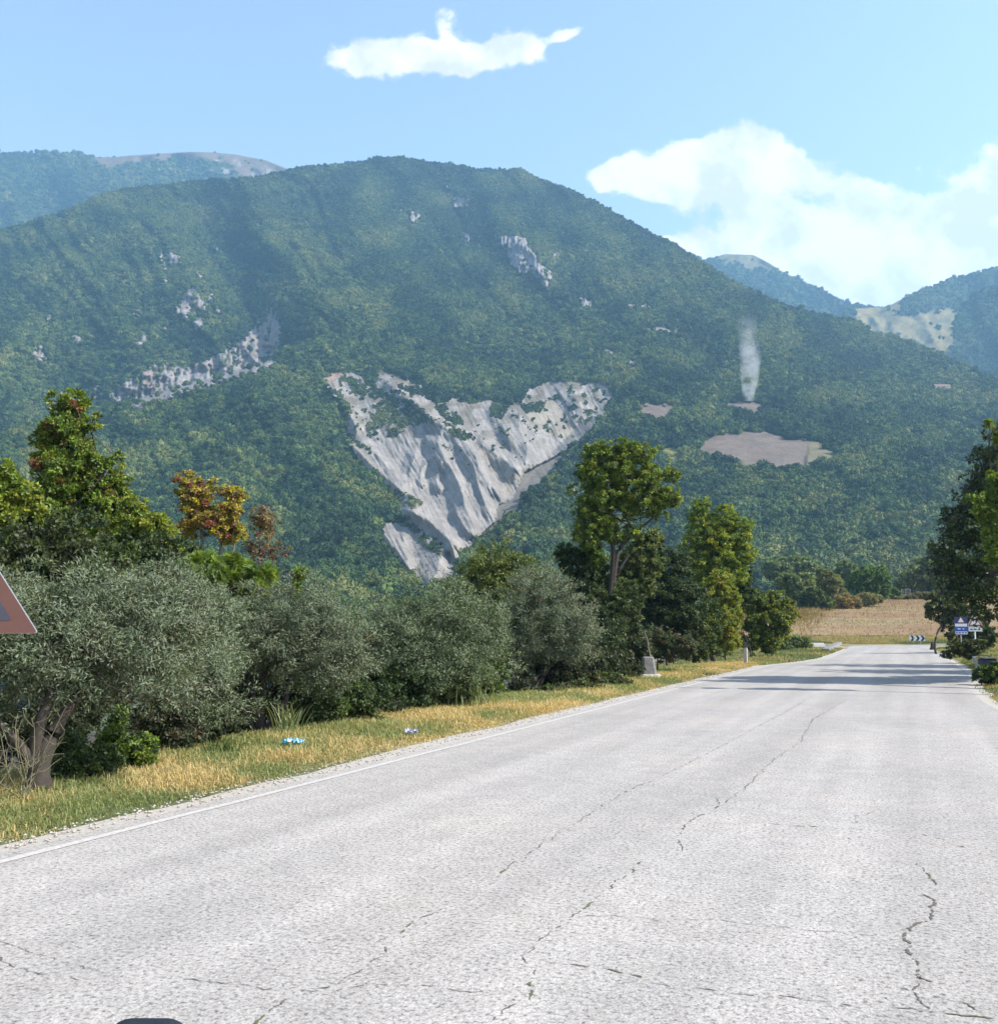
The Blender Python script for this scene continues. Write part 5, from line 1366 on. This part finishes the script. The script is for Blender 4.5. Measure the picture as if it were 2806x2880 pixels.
grass('grass', 'rough green and yellow grass on the right verge', np.stack([Xv, Yv], 1), lambda X, Y: .10 + .16 * sstep(.3, 2, X - XR(Y)), lambda X, Y: .006 + .00042 * Y, pal_right, 2)
n = 90000
Yv = 60 + (128 - 60) * r.random(n); side = r.random(n) < .45
Xv = np.where(side, XL(np.minimum(Yv, 108)) - .3 - 14 * r.random(n), 20 + 60 * r.random(n)); Yv = np.where(side, Yv, 119.5 + 12 * r.random(n) ** 1.5)
ok = ~((Yv > 96) & (Yv < 119.3) & (Xv > 30)); Xv = Xv[ok]; Yv = Yv[ok]


def pal_far(X, Y, r):
    p = sstep(.4, .6, fbm(X / 4, Y / 4, 3, 71))[:, None]; c = np.array([.32, .27, .11]) * (1 - p) + np.array([.12, .155, .055]) * p; return c * r.uniform(.6, 1.3, (len(X), 1))


grass('grass', 'green weedy grass round the bend and along the lower edge of the field', np.stack([Xv, Yv], 1), lambda X, Y: .28 + 0 * X, lambda X, Y: .04 + 0 * X, pal_far, 3)

# leaf litter and small stones on the gravel shoulder
n = 42000
Yv = 121 + (252 - 121) * r.random(n) ** .8; Xv = XL(Yv) - 30 + 75 * r.random(n)
edge = r.random(n) < .35; Yv = np.where(edge, 160 + 92 * r.random(n), Yv); Xv = np.where(edge, XL(Yv) - 22 + 14 * r.random(n), Xv)


def pal_field(X, Y, r):
    p = sstep(.4, .65, fbm(X / 9, Y / 6, 3, 171))[:, None]; c = np.array([.27, .195, .09]) * (1 - p) + np.array([.19, .15, .058]) * p; return c * r.uniform(.6, 1.35, (len(X), 1))


grass('dry_grass', 'sparse straw-coloured stubble covering the far field', np.stack([Xv, Yv], 1), lambda X, Y: .32 + .7 * (XL(Y) - X > 6), lambda X, Y: .09 + 0 * X, pal_field, 4)
V_ = []; F_ = []
for k in range(1700):
    y = 8 + 45 * r.random() ** 1.7; x = float(XL(y)) - .03 - .5 * r.random(); s_ = r.uniform(.006, .02); b0 = len(V_)
    c_ = np.array([x, y, .0 + s_ * .3]); q = r.normal(0, .3, 6)
    for (a_, b_, c__) in ((1, 0, 0), (0, 1, 0), (-1, 0, 0), (0, -1, 0), (0, 0, 1), (0, 0, -1)): V_.append(c_ + np.array([a_, b_, c__ * .7]) * s_ * (1 + .4 * r.random()))
    for f_ in ((0, 1, 4), (1, 2, 4), (2, 3, 4), (3, 0, 4), (1, 0, 5), (2, 1, 5), (3, 2, 5), (0, 3, 5)): F_.append(tuple(b0 + i_ for i_ in f_))
o = mesh_np('gravel', V_, np.array(F_), M_gravel); setprops(o, 'loose pale stones along the road edge', 'gravel', kind='stuff')

# ------------------------------------------------------------------ signs, posts, blocks, litter
M_red = plain('sign_red', (.135, .06, .045), .55, var=.12, scale=6, bump=0); M_white = plain('sign_white', (.74, .74, .74), .5, var=.1, scale=6, bump=0)
M_black = plain('sign_black', (.02, .02, .025), .5, var=.2, scale=6, bump=0); M_alu = plain('galvanised_steel', (.42, .43, .44), .45, .6, var=.2, scale=20)
M_blue = plain('sign_blue', (.02, .10, .42), .5, var=.15, scale=6, bump=0); M_dblue = plain('sign_dark_blue', (.035, .04, .16), .5, var=.15, scale=6, bump=0)
M_conc = plain('weathered_concrete', (.23, .225, .21), .95, var=.6, scale=5, bump=.8); M_palegrey = plain('pale_concrete', (.5, .49, .46), .9, var=.35, scale=8, bump=.5)
M_darkpanel = plain('sign_navy_panel', (.06, .06, .085), .5, var=.2, scale=6, bump=0)  # even dark navy for the inner field of the large triangle
RD = 22.0   # heading of the road, degrees right of +Y


def frame_at(pos, head=RD, face=-1):
    h = R(head); fwd = Vector((math.sin(h), math.cos(h), 0)); right = Vector((math.cos(h), -math.sin(h), 0))
    return Vector(pos), right, Vector((0, 0, 1)), -fwd      # panel normal points back to the driver


def tri(s, c=(0, 0), rnd=.06, hk=1.0):
    """rounded triangle outline, side s, pointing up, centre at c"""
    h = s * math.sqrt(3) / 2; P = [(-s / 2, -h / 3), (s / 2, -h / 3), (0, 2 * h / 3)]; out_ = []
    for i in range(3):
        p = Vector(P[i]); a = (Vector(P[i - 1]) - p).normalized(); b_ = (Vector(P[(i + 1) % 3]) - p).normalized(); q = rnd * s
        A_, B_ = p + a * q, p + b_ * q
        for t in (0, .25, .5, .75, 1): q_ = A_ * (1 - t) ** 2 + p * 2 * t * (1 - t) + B_ * t * t; out_.append((q_[0] + c[0], q_[1] * hk + c[1]))
    return out_


def panel(fr, pts, z0, t, name, mat, parent):
    o, rx, uz, n = fr; m = MB(); m.prism([Vector((p[0], p[1])) for p in pts], (o + n * z0, rx, uz, n), t); return m.build(name, mat, parent)


# large triangle at the left edge
sx, sy_ = -4.85, 9.75
f = frame_at((sx - .12, sy_, 2.03 + 1.2 * .289 * .88), -6)
root = empty('warning_sign', (sx - .12, sy_, gz(sx - .12, sy_)), 'large triangular warning sign with broad dull red border cut by the left edge', 'sign')
m = MB(); m.prism([Vector(p) for p in tri(1.2, rnd=.035, hk=.88)], (f[0], f[1], f[2], f[3]), .025); m.build('plate', M_alu, root)
panel(f, tri(1.185, rnd=.035, hk=.88), .0262, .002, 'border', M_red, root)
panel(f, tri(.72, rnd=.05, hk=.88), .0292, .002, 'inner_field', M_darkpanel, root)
m = MB(); m.tube([(sx - .12, sy_ + .06, gz(sx, sy_) - .2), (sx - .12, sy_ + .06, 3.0)], .03, 12); m.build('post', M_alu, root)
for q in (2.25, 2.7):
    m = MB(); m.box((sx - .12, sy_ + .04, q), (.14, .03, .05), 0, -R(RD)); m.build('bracket', M_alu, root)


def rect(w, h, cx=0, cy=0): return [(cx - w / 2, cy - h / 2), (cx + w / 2, cy - h / 2), (cx + w / 2, cy + h / 2), (cx - w / 2, cy + h / 2)]


# information board with triangle, white, blue and white panels
Yb = 76.0; xb = (957.2 - CX) / F * Yb
zt = float(P2W(957, 617, Yb)[2]); zb = float(P2W(957, 635, Yb)[2]); w_ = 12.2 / F * Yb
root = empty('information_sign', (xb, Yb, gz(xb, Yb)), 'blue and white roadside board with small triangle on top, left one of the sign pair', 'sign')
f = frame_at((xb, Yb, (zt + zb) / 2), 12); hh = zt - zb
panel(f, rect(w_, hh), 0, .03, 'board', M_dblue, root)
panel(f, tri(.62, (0, hh * .30)), .031, .003, 'warning_triangle', M_red, root); panel(f, tri(.42, (0, hh * .30)), .0345, .003, 'warning_triangle_field', M_white, root)
panel(f, rect(w_ * .92, hh * .16, 0, hh * .05), .031, .004, 'white_panel', M_white, root)
panel(f, rect(w_ * .95, hh * .22, 0, -hh * .16), .031, .004, 'blue_panel', M_blue, root)
panel(f, rect(w_ * .92, hh * .15, 0, -hh * .38), .031, .004, 'white_panel', M_white, root)
for k, (cx_, ww) in enumerate([(-.32, .14), (-.12, .18), (.1, .16), (.3, .14)]): panel(f, rect(ww, .09, cx_, -hh * .38), .0355, .002, 'lettering', M_dblue, root)
for k, (cx_, ww) in enumerate([(-.15, .2), (.15, .12)]): panel(f, rect(ww, .06, cx_, -hh * .16), .0355, .002, 'lettering', M_white, root)
m = MB(); m.tube([(xb, Yb + .08, gz(xb, Yb) - .2), (xb, Yb + .08, zb + .6)], .04, 10); m.build('post', M_alu, root)

Yb = 71.0; xb = (971.2 - CX) / F * Yb
zt = float(P2W(971, 615.2, Yb)[2]); zb = float(P2W(971, 631.6, Yb)[2]); w_ = 13.2 / F * Yb; hh = zt - zb
root = empty('warning_sign', (xb, Yb, gz(xb, Yb)), 'red-bordered double bend warning triangle over a white plate, right one of the sign pair', 'sign')
f = frame_at((xb, Yb, (zt + zb) / 2), 12)
panel(f, [(-w_ / 2, -hh / 2), (w_ / 2, -hh / 2), (w_ / 2, -hh * .05), (w_ * .16, hh * .5), (-w_ * .16, hh * .5), (-w_ / 2, -hh * .05)], 0, .03, 'plate', M_palegrey, root)
panel(f, tri(.9, (0, hh * .08)), .031, .003, 'border', plain('sign_bright_red', (.5, .05, .04), .5, bump=0), root); panel(f, tri(.64, (0, hh * .08)), .0345, .003, 'inner_field', M_white, root)
panel(f, [(-.03, -.12), (.04, -.12), (.04, -.02), (.13, .04), (.13, .10), (.18, .10), (.10, .2), (.02, .10), (.07, .10), (.07, .07), (-.03, .0)], .038, .003, 'bend_arrow', M_black, root)
panel(f, rect(w_ * .9, hh * .24, 0, -hh * .36), .031, .004, 'supplementary_plate', M_white, root)
for k, (cx_, ww) in enumerate([(-.25, .16), (-.02, .2), (.24, .14)]): panel(f, rect(ww, .08, cx_, -hh * .36), .0355, .002, 'lettering', M_black, root)
m = MB(); m.tube([(xb, Yb + .08, gz(xb, Yb) - .2), (xb, Yb + .08, zb + .5)], .045, 10); m.build('post', M_white, root)

# chevron board on the outside of the bend
Yc = 118.6; xc = (913.2 - CX) / F * Yc; zc = float(P2W(913, 638.2, Yc)[2]); wc = 14.2 / F * Yc; hc = .62
root = empty('chevron_sign', (xc, Yc, gz(xc, Yc)), 'low black and white chevron board on the outside of the far bend', 'sign')
f = frame_at((xc, Yc, zc), 18)
panel(f, rect(wc, hc), 0, .03, 'board', M_white, root)
for k in range(3):
    x0 = -wc / 2 + .08 + k * wc / 3; a_ = wc / 6.2
    panel(f, [(x0, -hc / 2 + .01), (x0 + a_, -hc / 2 + .01), (x0 + a_ + .2, 0), (x0 + a_, hc / 2 - .01), (x0, hc / 2 - .01), (x0 + .2, 0)], .031, .003, 'chevron', M_black, root)
for s_ in (-.4, .4):
    m = MB(); m.tube([(xc + s_, Yc + .06, gz(xc, Yc) - .2), (xc + s_, Yc + .06, zc + .2)], .03, 8); m.build('post', M_alu, root)

# delineator post with black top
Yp = 57.5; xp = (742.4 - CX) / F * Yp; zp = gz(xp, Yp)
root = empty('marker_post', (xp, Yp, zp), 'white roadside marker post with black slanted top left of the round bush', 'post')
m = MB(); m.box((xp, Yp, zp + .42), (.22, .14, .94), .03, -R(RD)); m.build('shaft', M_palegrey, root)
m = MB(); z0 = zp + .892; m.add([(xp - .11, Yp - .07, z0), (xp + .11, Yp - .07, z0), (xp + .11, Yp + .07, z0), (xp - .11, Yp + .07, z0), (xp - .10, Yp - .06, z0 + .25), (xp + .10, Yp - .06, z0 + .33), (xp + .10, Yp + .06, z0 + .33), (xp - .10, Yp + .06, z0 + .25)],
                                      [(0, 3, 2, 1), (4, 5, 6, 7), (0, 1, 5, 4), (1, 2, 6, 5), (2, 3, 7, 6), (3, 0, 4, 7)]); m.build('black_top', M_black, root)
# white reflector low post farther right, slim stake
root = empty('stake', (float((927.5 - CX) / F * 92), 92, gz((927.5 - CX) / F * 92, 92)), 'small dark brown stump on the right verge near the chevron board', 'post')
m = MB(); x_, y_, z_ = root.location; m.tube([(x_, y_, z_ - .1), (x_ + .04, y_, z_ + .4), (x_ + .02, y_, z_ + .75)], [.24, .17, .1], 9); m.build('stump', M_bark, root, bevel=.02)

# tapered concrete block on a rubble base with a thin dry stake
Yk = 42.0; xk = (646.5 - CX) / F * Yk; zk = gz(xk, Yk)
root = empty('concrete_block', (xk, Yk, zk), 'weathered grey concrete kerb stone block on the left verge beyond the olives', 'block')
zb_ = zk + .12


def frust(mb, c, w0, d0, w1, d1, h, n=4, skew=0):
    vs = []
    for (w, d, z, sk) in ((w0, d0, 0, 0), (w1, d1, h * .93, skew), (w1 * .8, d1 * .8, h, skew)):
        for (a_, b__) in ((-1, -.7), (-.7, -1), (.7, -1), (1, -.7), (1, .7), (.7, 1), (-.7, 1), (-1, .7)): vs.append((c[0] + a_ * w / 2 + sk, c[1] + b__ * d / 2, c[2] + z))
    fs = [tuple(range(8))[::-1], tuple(range(16, 24))] + [(k * 8 + i, k * 8 + (i + 1) % 8, k * 8 + 8 + (i + 1) % 8, k * 8 + 8 + i) for k in range(2) for i in range(8)]
    mb.add(vs, fs)


m = MB(); frust(m, (xk, Yk, zb_), .62, .5, .46, .4, .72, skew=-.03); m.build('block', M_conc, root)
m = MB(); frust(m, (xk + .02, Yk, zk - .05), 1.0, .8, .85, .7, .19); frust(m, (xk - .75, Yk - .1, zk - .05), .7, .5, .5, .4, .16); frust(m, (xk - 1.4, Yk + .1, zk - .03), .5, .3, .35, .25, .12); m.build('rubble_base', M_palegrey, root)
root = empty('broken_stake', (xk + .12, Yk + .45, gz(xk + .12, Yk + .45)), 'thin crooked pale stake standing behind the concrete block', 'stake')
m = MB(); m.tube([(xk + .22, Yk + .45, zk), (xk + .12, Yk + .45, zk + .9), (xk + .06, Yk + .45, zk + 1.2), (xk + .02, Yk + .45, zk + 1.55), (xk - .1, Yk + .45, zk + 1.85)], [.04, .035, .03, .028, .02], 7); m.build('stick', M_palebark, root)

# pale concrete kerbs left of the road end
for (a_, b__, Y0, Y1, lab) in [((822, 651.4), (835.5, 643.2), 85, 118, 'low pale concrete channel leading to the left corner of the road end')]:
    p0 = Vector(((a_[0] - CX) / F * Y0, Y0, .1)); p1 = Vector(((b__[0] - CX) / F * Y1, Y1, .16)); n_ = 14
    root = empty('concrete_channel', tuple(p0 - Vector((0, 0, .12))), lab, 'kerb'); m = MB()
    d = (p1 - p0).normalized(); sd = Vector((d.y, -d.x, 0))
    m.prism([Vector((-.35, 0)), Vector((.35, 0)), Vector((.28, .3)), (Vector((-.28, .3)))], (p0 - Vector((0, 0, .15)), sd, Vector((0, 0, 1)), d), (p1 - p0).length); m.build('kerb', M_conc, root, bevel=.03)
root = empty('concrete_slab', ((811.5 - CX) / F * 100, 100, gz((811.5 - CX) / F * 100, 100)), 'short pale slab lying in the weeds left of the road end', 'slab')
x_, y_, z_ = root.location; m = MB(); m.box((x_, y_, z_ + .22), (1.9, .6, .3), .05, .2); m.box((x_ + .1, y_ + .05, z_ + .42), (1.5, .5, .11), .05, .24); m.build('slab', M_palegrey, root, bevel=.02)

# dark box-like container with pale post in the shade at the right
Yd = 45.0; xd = (981.5 - CX) / F * Yd; zd = gz(xd, Yd)
root = empty('container_bin', (xd, Yd, zd), 'dark blue box-shaped bin with a pale rim in the shade at the right edge', 'bin')
wb = 14.2 / F * Yd
m = MB(); frust(m, (xd, Yd, zd + .08), wb * .9, .55, wb, .62, .62); m.build('body', plain('dark_blue_plastic', (.02, .028, .06), .45, var=.2), root)
m = MB(); m.box((xd, Yd, zd + .73), (wb + .05, .7, .05), .05); m.build('rim', plain('faded_grey_plastic', (.16, .18, .2), .5), root)
for q in (-1, 1):
    m = MB(); m.box((xd + q * (wb / 2 - .1), Yd - .18, zd + .05), (.07, .1, .14), .01); m.build('foot', M_black, root)
x_ = (969.3 - CX) / F * 47.5; root = empty('short_post', (x_, 47.5, gz(x_, 47.5)), 'short pale leaning post just left of the dark bin', 'post')
m = MB(); z_ = gz(x_, 47.5); m.tube([(x_ + .12, 47.5, z_ - .1), (x_ + .06, 47.5, z_ + .35), (x_ - .02, 47.5, z_ + .72)], [.07, .065, .06], 8); m.build('shaft', M_palegrey, root)
m = MB(); m.tube([(x_ - .02, 47.5, z_ + .70), (x_ - .025, 47.5, z_ + .76)], [.08, .08], 8); m.build('cap', M_white, root)

# far metal gate at the top right of the field
Yg = 246; root = empty('field_gate', ((904 - CX) / F * Yg, Yg, float(P2W(904, 596, Yg)[2])), 'tiny grey gate at the top edge of the field', 'gate')
x_, y_, z_ = root.location
for k in (-1, 0, 1):
    m = MB(); m.box((x_ + k * 1.05, y_, z_ + .8), (.09, .09, 1.9)); m.build('post', M_alu, root)
m = MB()
for q in (.3, .75, 1.2, 1.6): m.box((x_, y_ - .08, z_ + q), (2.2, .05, .07))
m.build('rails', M_alu, root)

# farmhouse on the slope, far right
def main_surface(px, py):
    D, *_ = D_main(np.array([[float(px)]]), np.array([[float(py)]])); x, y, z = P2W(px, py, float(D[0, 0])); return float(x), float(y), float(z)


M_rooft = plain('roof_tile', (.30, .14, .09), .85, var=.3, scale=.8); M_wall = plain('house_plaster', (.50, .44, .38), .9, var=.2, scale=.6)
hx, hy, hz = main_surface(939, 390.5); hy -= 6; W_ = 22; D_ = 10; Hh = 5.5
root = empty('farmhouse', (hx, hy, hz - 1), 'long farmhouse with reddish roof among trees on the far right slope', 'house')
m = MB(); m.box((hx, hy, hz + Hh / 2 - 1), (W_, D_, Hh)); m.build('walls', M_wall, root)
m = MB(); z0 = hz + Hh - .9; m.add([(hx - W_ / 2 - .6, hy - D_ / 2 - .6, z0), (hx + W_ / 2 + .6, hy - D_ / 2 - .6, z0), (hx + W_ / 2 + .6, hy + D_ / 2 + .6, z0), (hx - W_ / 2 - .6, hy + D_ / 2 + .6, z0), (hx - W_ / 2 - .6, hy, z0 + 3), (hx + W_ / 2 + .6, hy, z0 + 3)],
                                  [(0, 1, 5, 4), (2, 3, 4, 5), (0, 4, 3), (1, 2, 5), (0, 3, 2, 1)]); rf = m.build('roof', M_rooft, root)
for k in range(4):
    m = MB(); m.box((hx - 7.5 + 5 * k, hy - D_ / 2 - .03, hz + 1.6), (1.3, .12, 1.6)); m.build('window', M_black, root)
bx, by, bz = main_surface(951, 393.5); by -= 5
root = empty('shed', (bx, by, bz - 1), 'small white outbuilding right of the far farmhouse', 'shed')
m = MB(); m.box((bx, by, bz + .5), (9, 6, 3)); m.build('walls', M_white, root)
m = MB(); z0 = bz + 2.05; m.add([(bx - 5, by - 3.5, z0), (bx + 5, by - 3.5, z0), (bx + 5, by + 3.5, z0), (bx - 5, by + 3.5, z0), (bx - 5, by, z0 + 1.2), (bx + 5, by, z0 + 1.2)], [(0, 1, 5, 4), (2, 3, 4, 5), (0, 4, 3), (1, 2, 5), (0, 3, 2, 1)]); m.build('roof', M_palegrey, root)


# crumpled litter
def litter(name, label, px, py, w, mat, seed):
    x, y = gp(px, py); y = y; z = gz(x, y) + .05; r = np.random.default_rng(seed)
    n_, k_ = 14, 7; V = []
    for i in range(n_):
        for j in range(k_):
            V.append((x + (i / (n_ - 1) - .5) * w + r.normal(0, .012), y + (j / (k_ - 1) - .5) * w * .55 + r.normal(0, .012), z + abs(r.normal(0, .045)) + .03))
    Fq = [(i * k_ + j, (i + 1) * k_ + j, (i + 1) * k_ + j + 1, i * k_ + j + 1) for i in range(n_ - 1) for j in range(k_ - 1)]
    o = mesh_np(name, V, np.array(Fq), mat); setprops(o, label, 'litter')
    so = o.modifiers.new('thickness', 'SOLIDIFY'); so.thickness = .004
    return o


m_, nt, out = newmat('litter_plastic'); b = nt.nodes.new('ShaderNodeBsdfPrincipled'); tc = nt.nodes.new('ShaderNodeTexCoord').outputs['Object']
nt.links.new(nramp(nt, nnoise(nt, tc, 9, 2), [(.45, (.03, .32, .55)), (.52, (.6, .75, .8)), (.6, (.05, .40, .62))]), b.inputs['Base Color']); b.inputs['Roughness'].default_value = .3; nt.links.new(b.outputs[0], out.inputs[0])
litter('plastic_wrapper', 'crumpled bright blue and white plastic litter on the verge below the multi-stemmed olive', 293.5, 747, .36, m_, 3)
litter('plastic_wrapper', 'small pale blue-grey litter near the road edge in the dry grass', 410.5, 738, .22, plain('pale_plastic', (.42, .46, .6), .4), 4)

# smoke rising from the far field
def smoke():
    m, nt, out = newmat('smoke'); v = nt.nodes.new('ShaderNodeVolumePrincipled'); v.inputs['Color'].default_value = (.93, .94, .97, 1)
    tc = nt.nodes.new('ShaderNodeTexCoord').outputs['Object']; n = nnoise(nt, tc, .055, 4, .6)
    sep = nt.nodes.new('ShaderNodeSeparateXYZ'); nt.links.new(tc, sep.inputs[0])
    d = nramp(nt, n, [(.38, 0.0), (.68, 1.0)])
    zf = nmath(nt, 'SUBTRACT', 1.0, nmath(nt, 'DIVIDE', sep.outputs['Z'], 112.0), True)
    # radial falloff around the bent axis
    ax = nmath(nt, 'MULTIPLY', sep.outputs['Z'], .04)
    rx = nmath(nt, 'SUBTRACT', sep.outputs['X'], ax); r2 = nmath(nt, 'ADD', nmath(nt, 'MULTIPLY', rx, rx), nmath(nt, 'MULTIPLY', sep.outputs['Y'], sep.outputs['Y']))
    rr = nmath(nt, 'SUBTRACT', 1.0, nmath(nt, 'DIVIDE', r2, 300.0), True)
    dd = nmath(nt, 'MULTIPLY', nmath(nt, 'MULTIPLY', d, zf), nmath(nt, 'MULTIPLY', rr, .10)); nt.links.new(dd, v.inputs['Density'])
    nt.links.new(v.outputs[0], out.inputs['Volume'])
    x, y, z = main_surface(747, 402); y -= 3
    pts = []; rad = []
    for k in range(15):
        t = k / 14; pts.append((x + 4.5 * t + 4 * math.sin(t * 5.0) * t, y, z + 112 * t)); rad.append(6 + 12 * math.sin(min(t * 1.9, 1.6)) * (1 - .45 * t) * (1 + .12 * math.sin(k * 2.1)))
    rad[-1] = 3
    root = empty('smoke_plume', (x, y, z), 'thin whitish smoke plume rising from the ploughed field on the slope', 'smoke')
    mb = MB(); mb.tube(pts, rad, 18); o = mb.build('plume', m, root, smooth=True); o['kind'] = 'stuff'
    root['kind'] = 'stuff'


smoke()

# top of a black device on the dashboard, seen at the lower edge
def device():
    d = .78; x0, y0, z0 = [float(q) for q in P2W(141.5, 1027, d)]; w = 86 / F * d
    root = empty('dashboard_device', (x0, y0, z0 - .16), 'rounded top of a black dashboard device at the lower left edge', 'device')
    m = MB(); pts = []; rr = .02
    hw = w / 2
    for (cx_, cz_, a0) in ((hw - rr, -rr, 0), (-hw + rr, -rr, 90)):
        for k in range(7): a_ = R(a0 + k * 15); pts.append((cx_ + rr * math.cos(a_), cz_ + rr * math.sin(a_)))
    pts += [(-hw, -.09), (hw, -.09)]
    m.prism([Vector(p) for p in pts], (Vector((x0, y0, z0)), Vector((1, 0, 0)), Vector((0, 0, 1)), Vector((0, 1, 0))), .02); m.build('housing', plain('black_plastic', (.012, .012, .014), .4, var=.2), root, bevel=.003)
    m = MB(); m.box((x0, y0 - .002, z0 - .05), (w * .86, .004, .07), .0); m.build('screen', plain('dark_glass', (.01, .012, .03), .15, bump=0), root)
    m = MB(); m.box((x0, y0 + .02, z0 - .125), (.03, .02, .08)); m.box((x0, y0 + .02, z0 - .155), (.14, .12, .014), .02); m.build('stand', plain('grey_plastic', (.05, .05, .05), .6), root)


device()

# ------------------------------------------------------------------ the air
def haze():
    m, nt, out = newmat('haze'); v = nt.nodes.new('ShaderNodeVolumePrincipled'); v.inputs['Color'].default_value = (.36, .68, .98, 1)
    v.inputs['Density'].default_value = 0.00012; v.inputs['Anisotropy'].default_value = 0.2
    nt.links.new(v.outputs[0], out.inputs['Volume'])
    x0, x1, y0, y1, z0, z1 = -9500, 9500, -300, 9500, -60, 1900
    mb = MB(); mb.add([(x0, y0, z0), (x1, y0, z0), (x1, y1, z0), (x0, y1, z0), (x0, y0, z1), (x1, y0, z1), (x1, y1, z1), (x0, y1, z1)],
                      [(0, 3, 2, 1), (4, 5, 6, 7), (0, 1, 5, 4), (1, 2, 6, 5), (2, 3, 7, 6), (3, 0, 4, 7)])
    o = mb.build('haze', m); setprops(o, 'pale blue air between the viewer and the mountains', kind='stuff'); o['category'] = 'haze'
    o.display_type = 'WIRE'


haze()
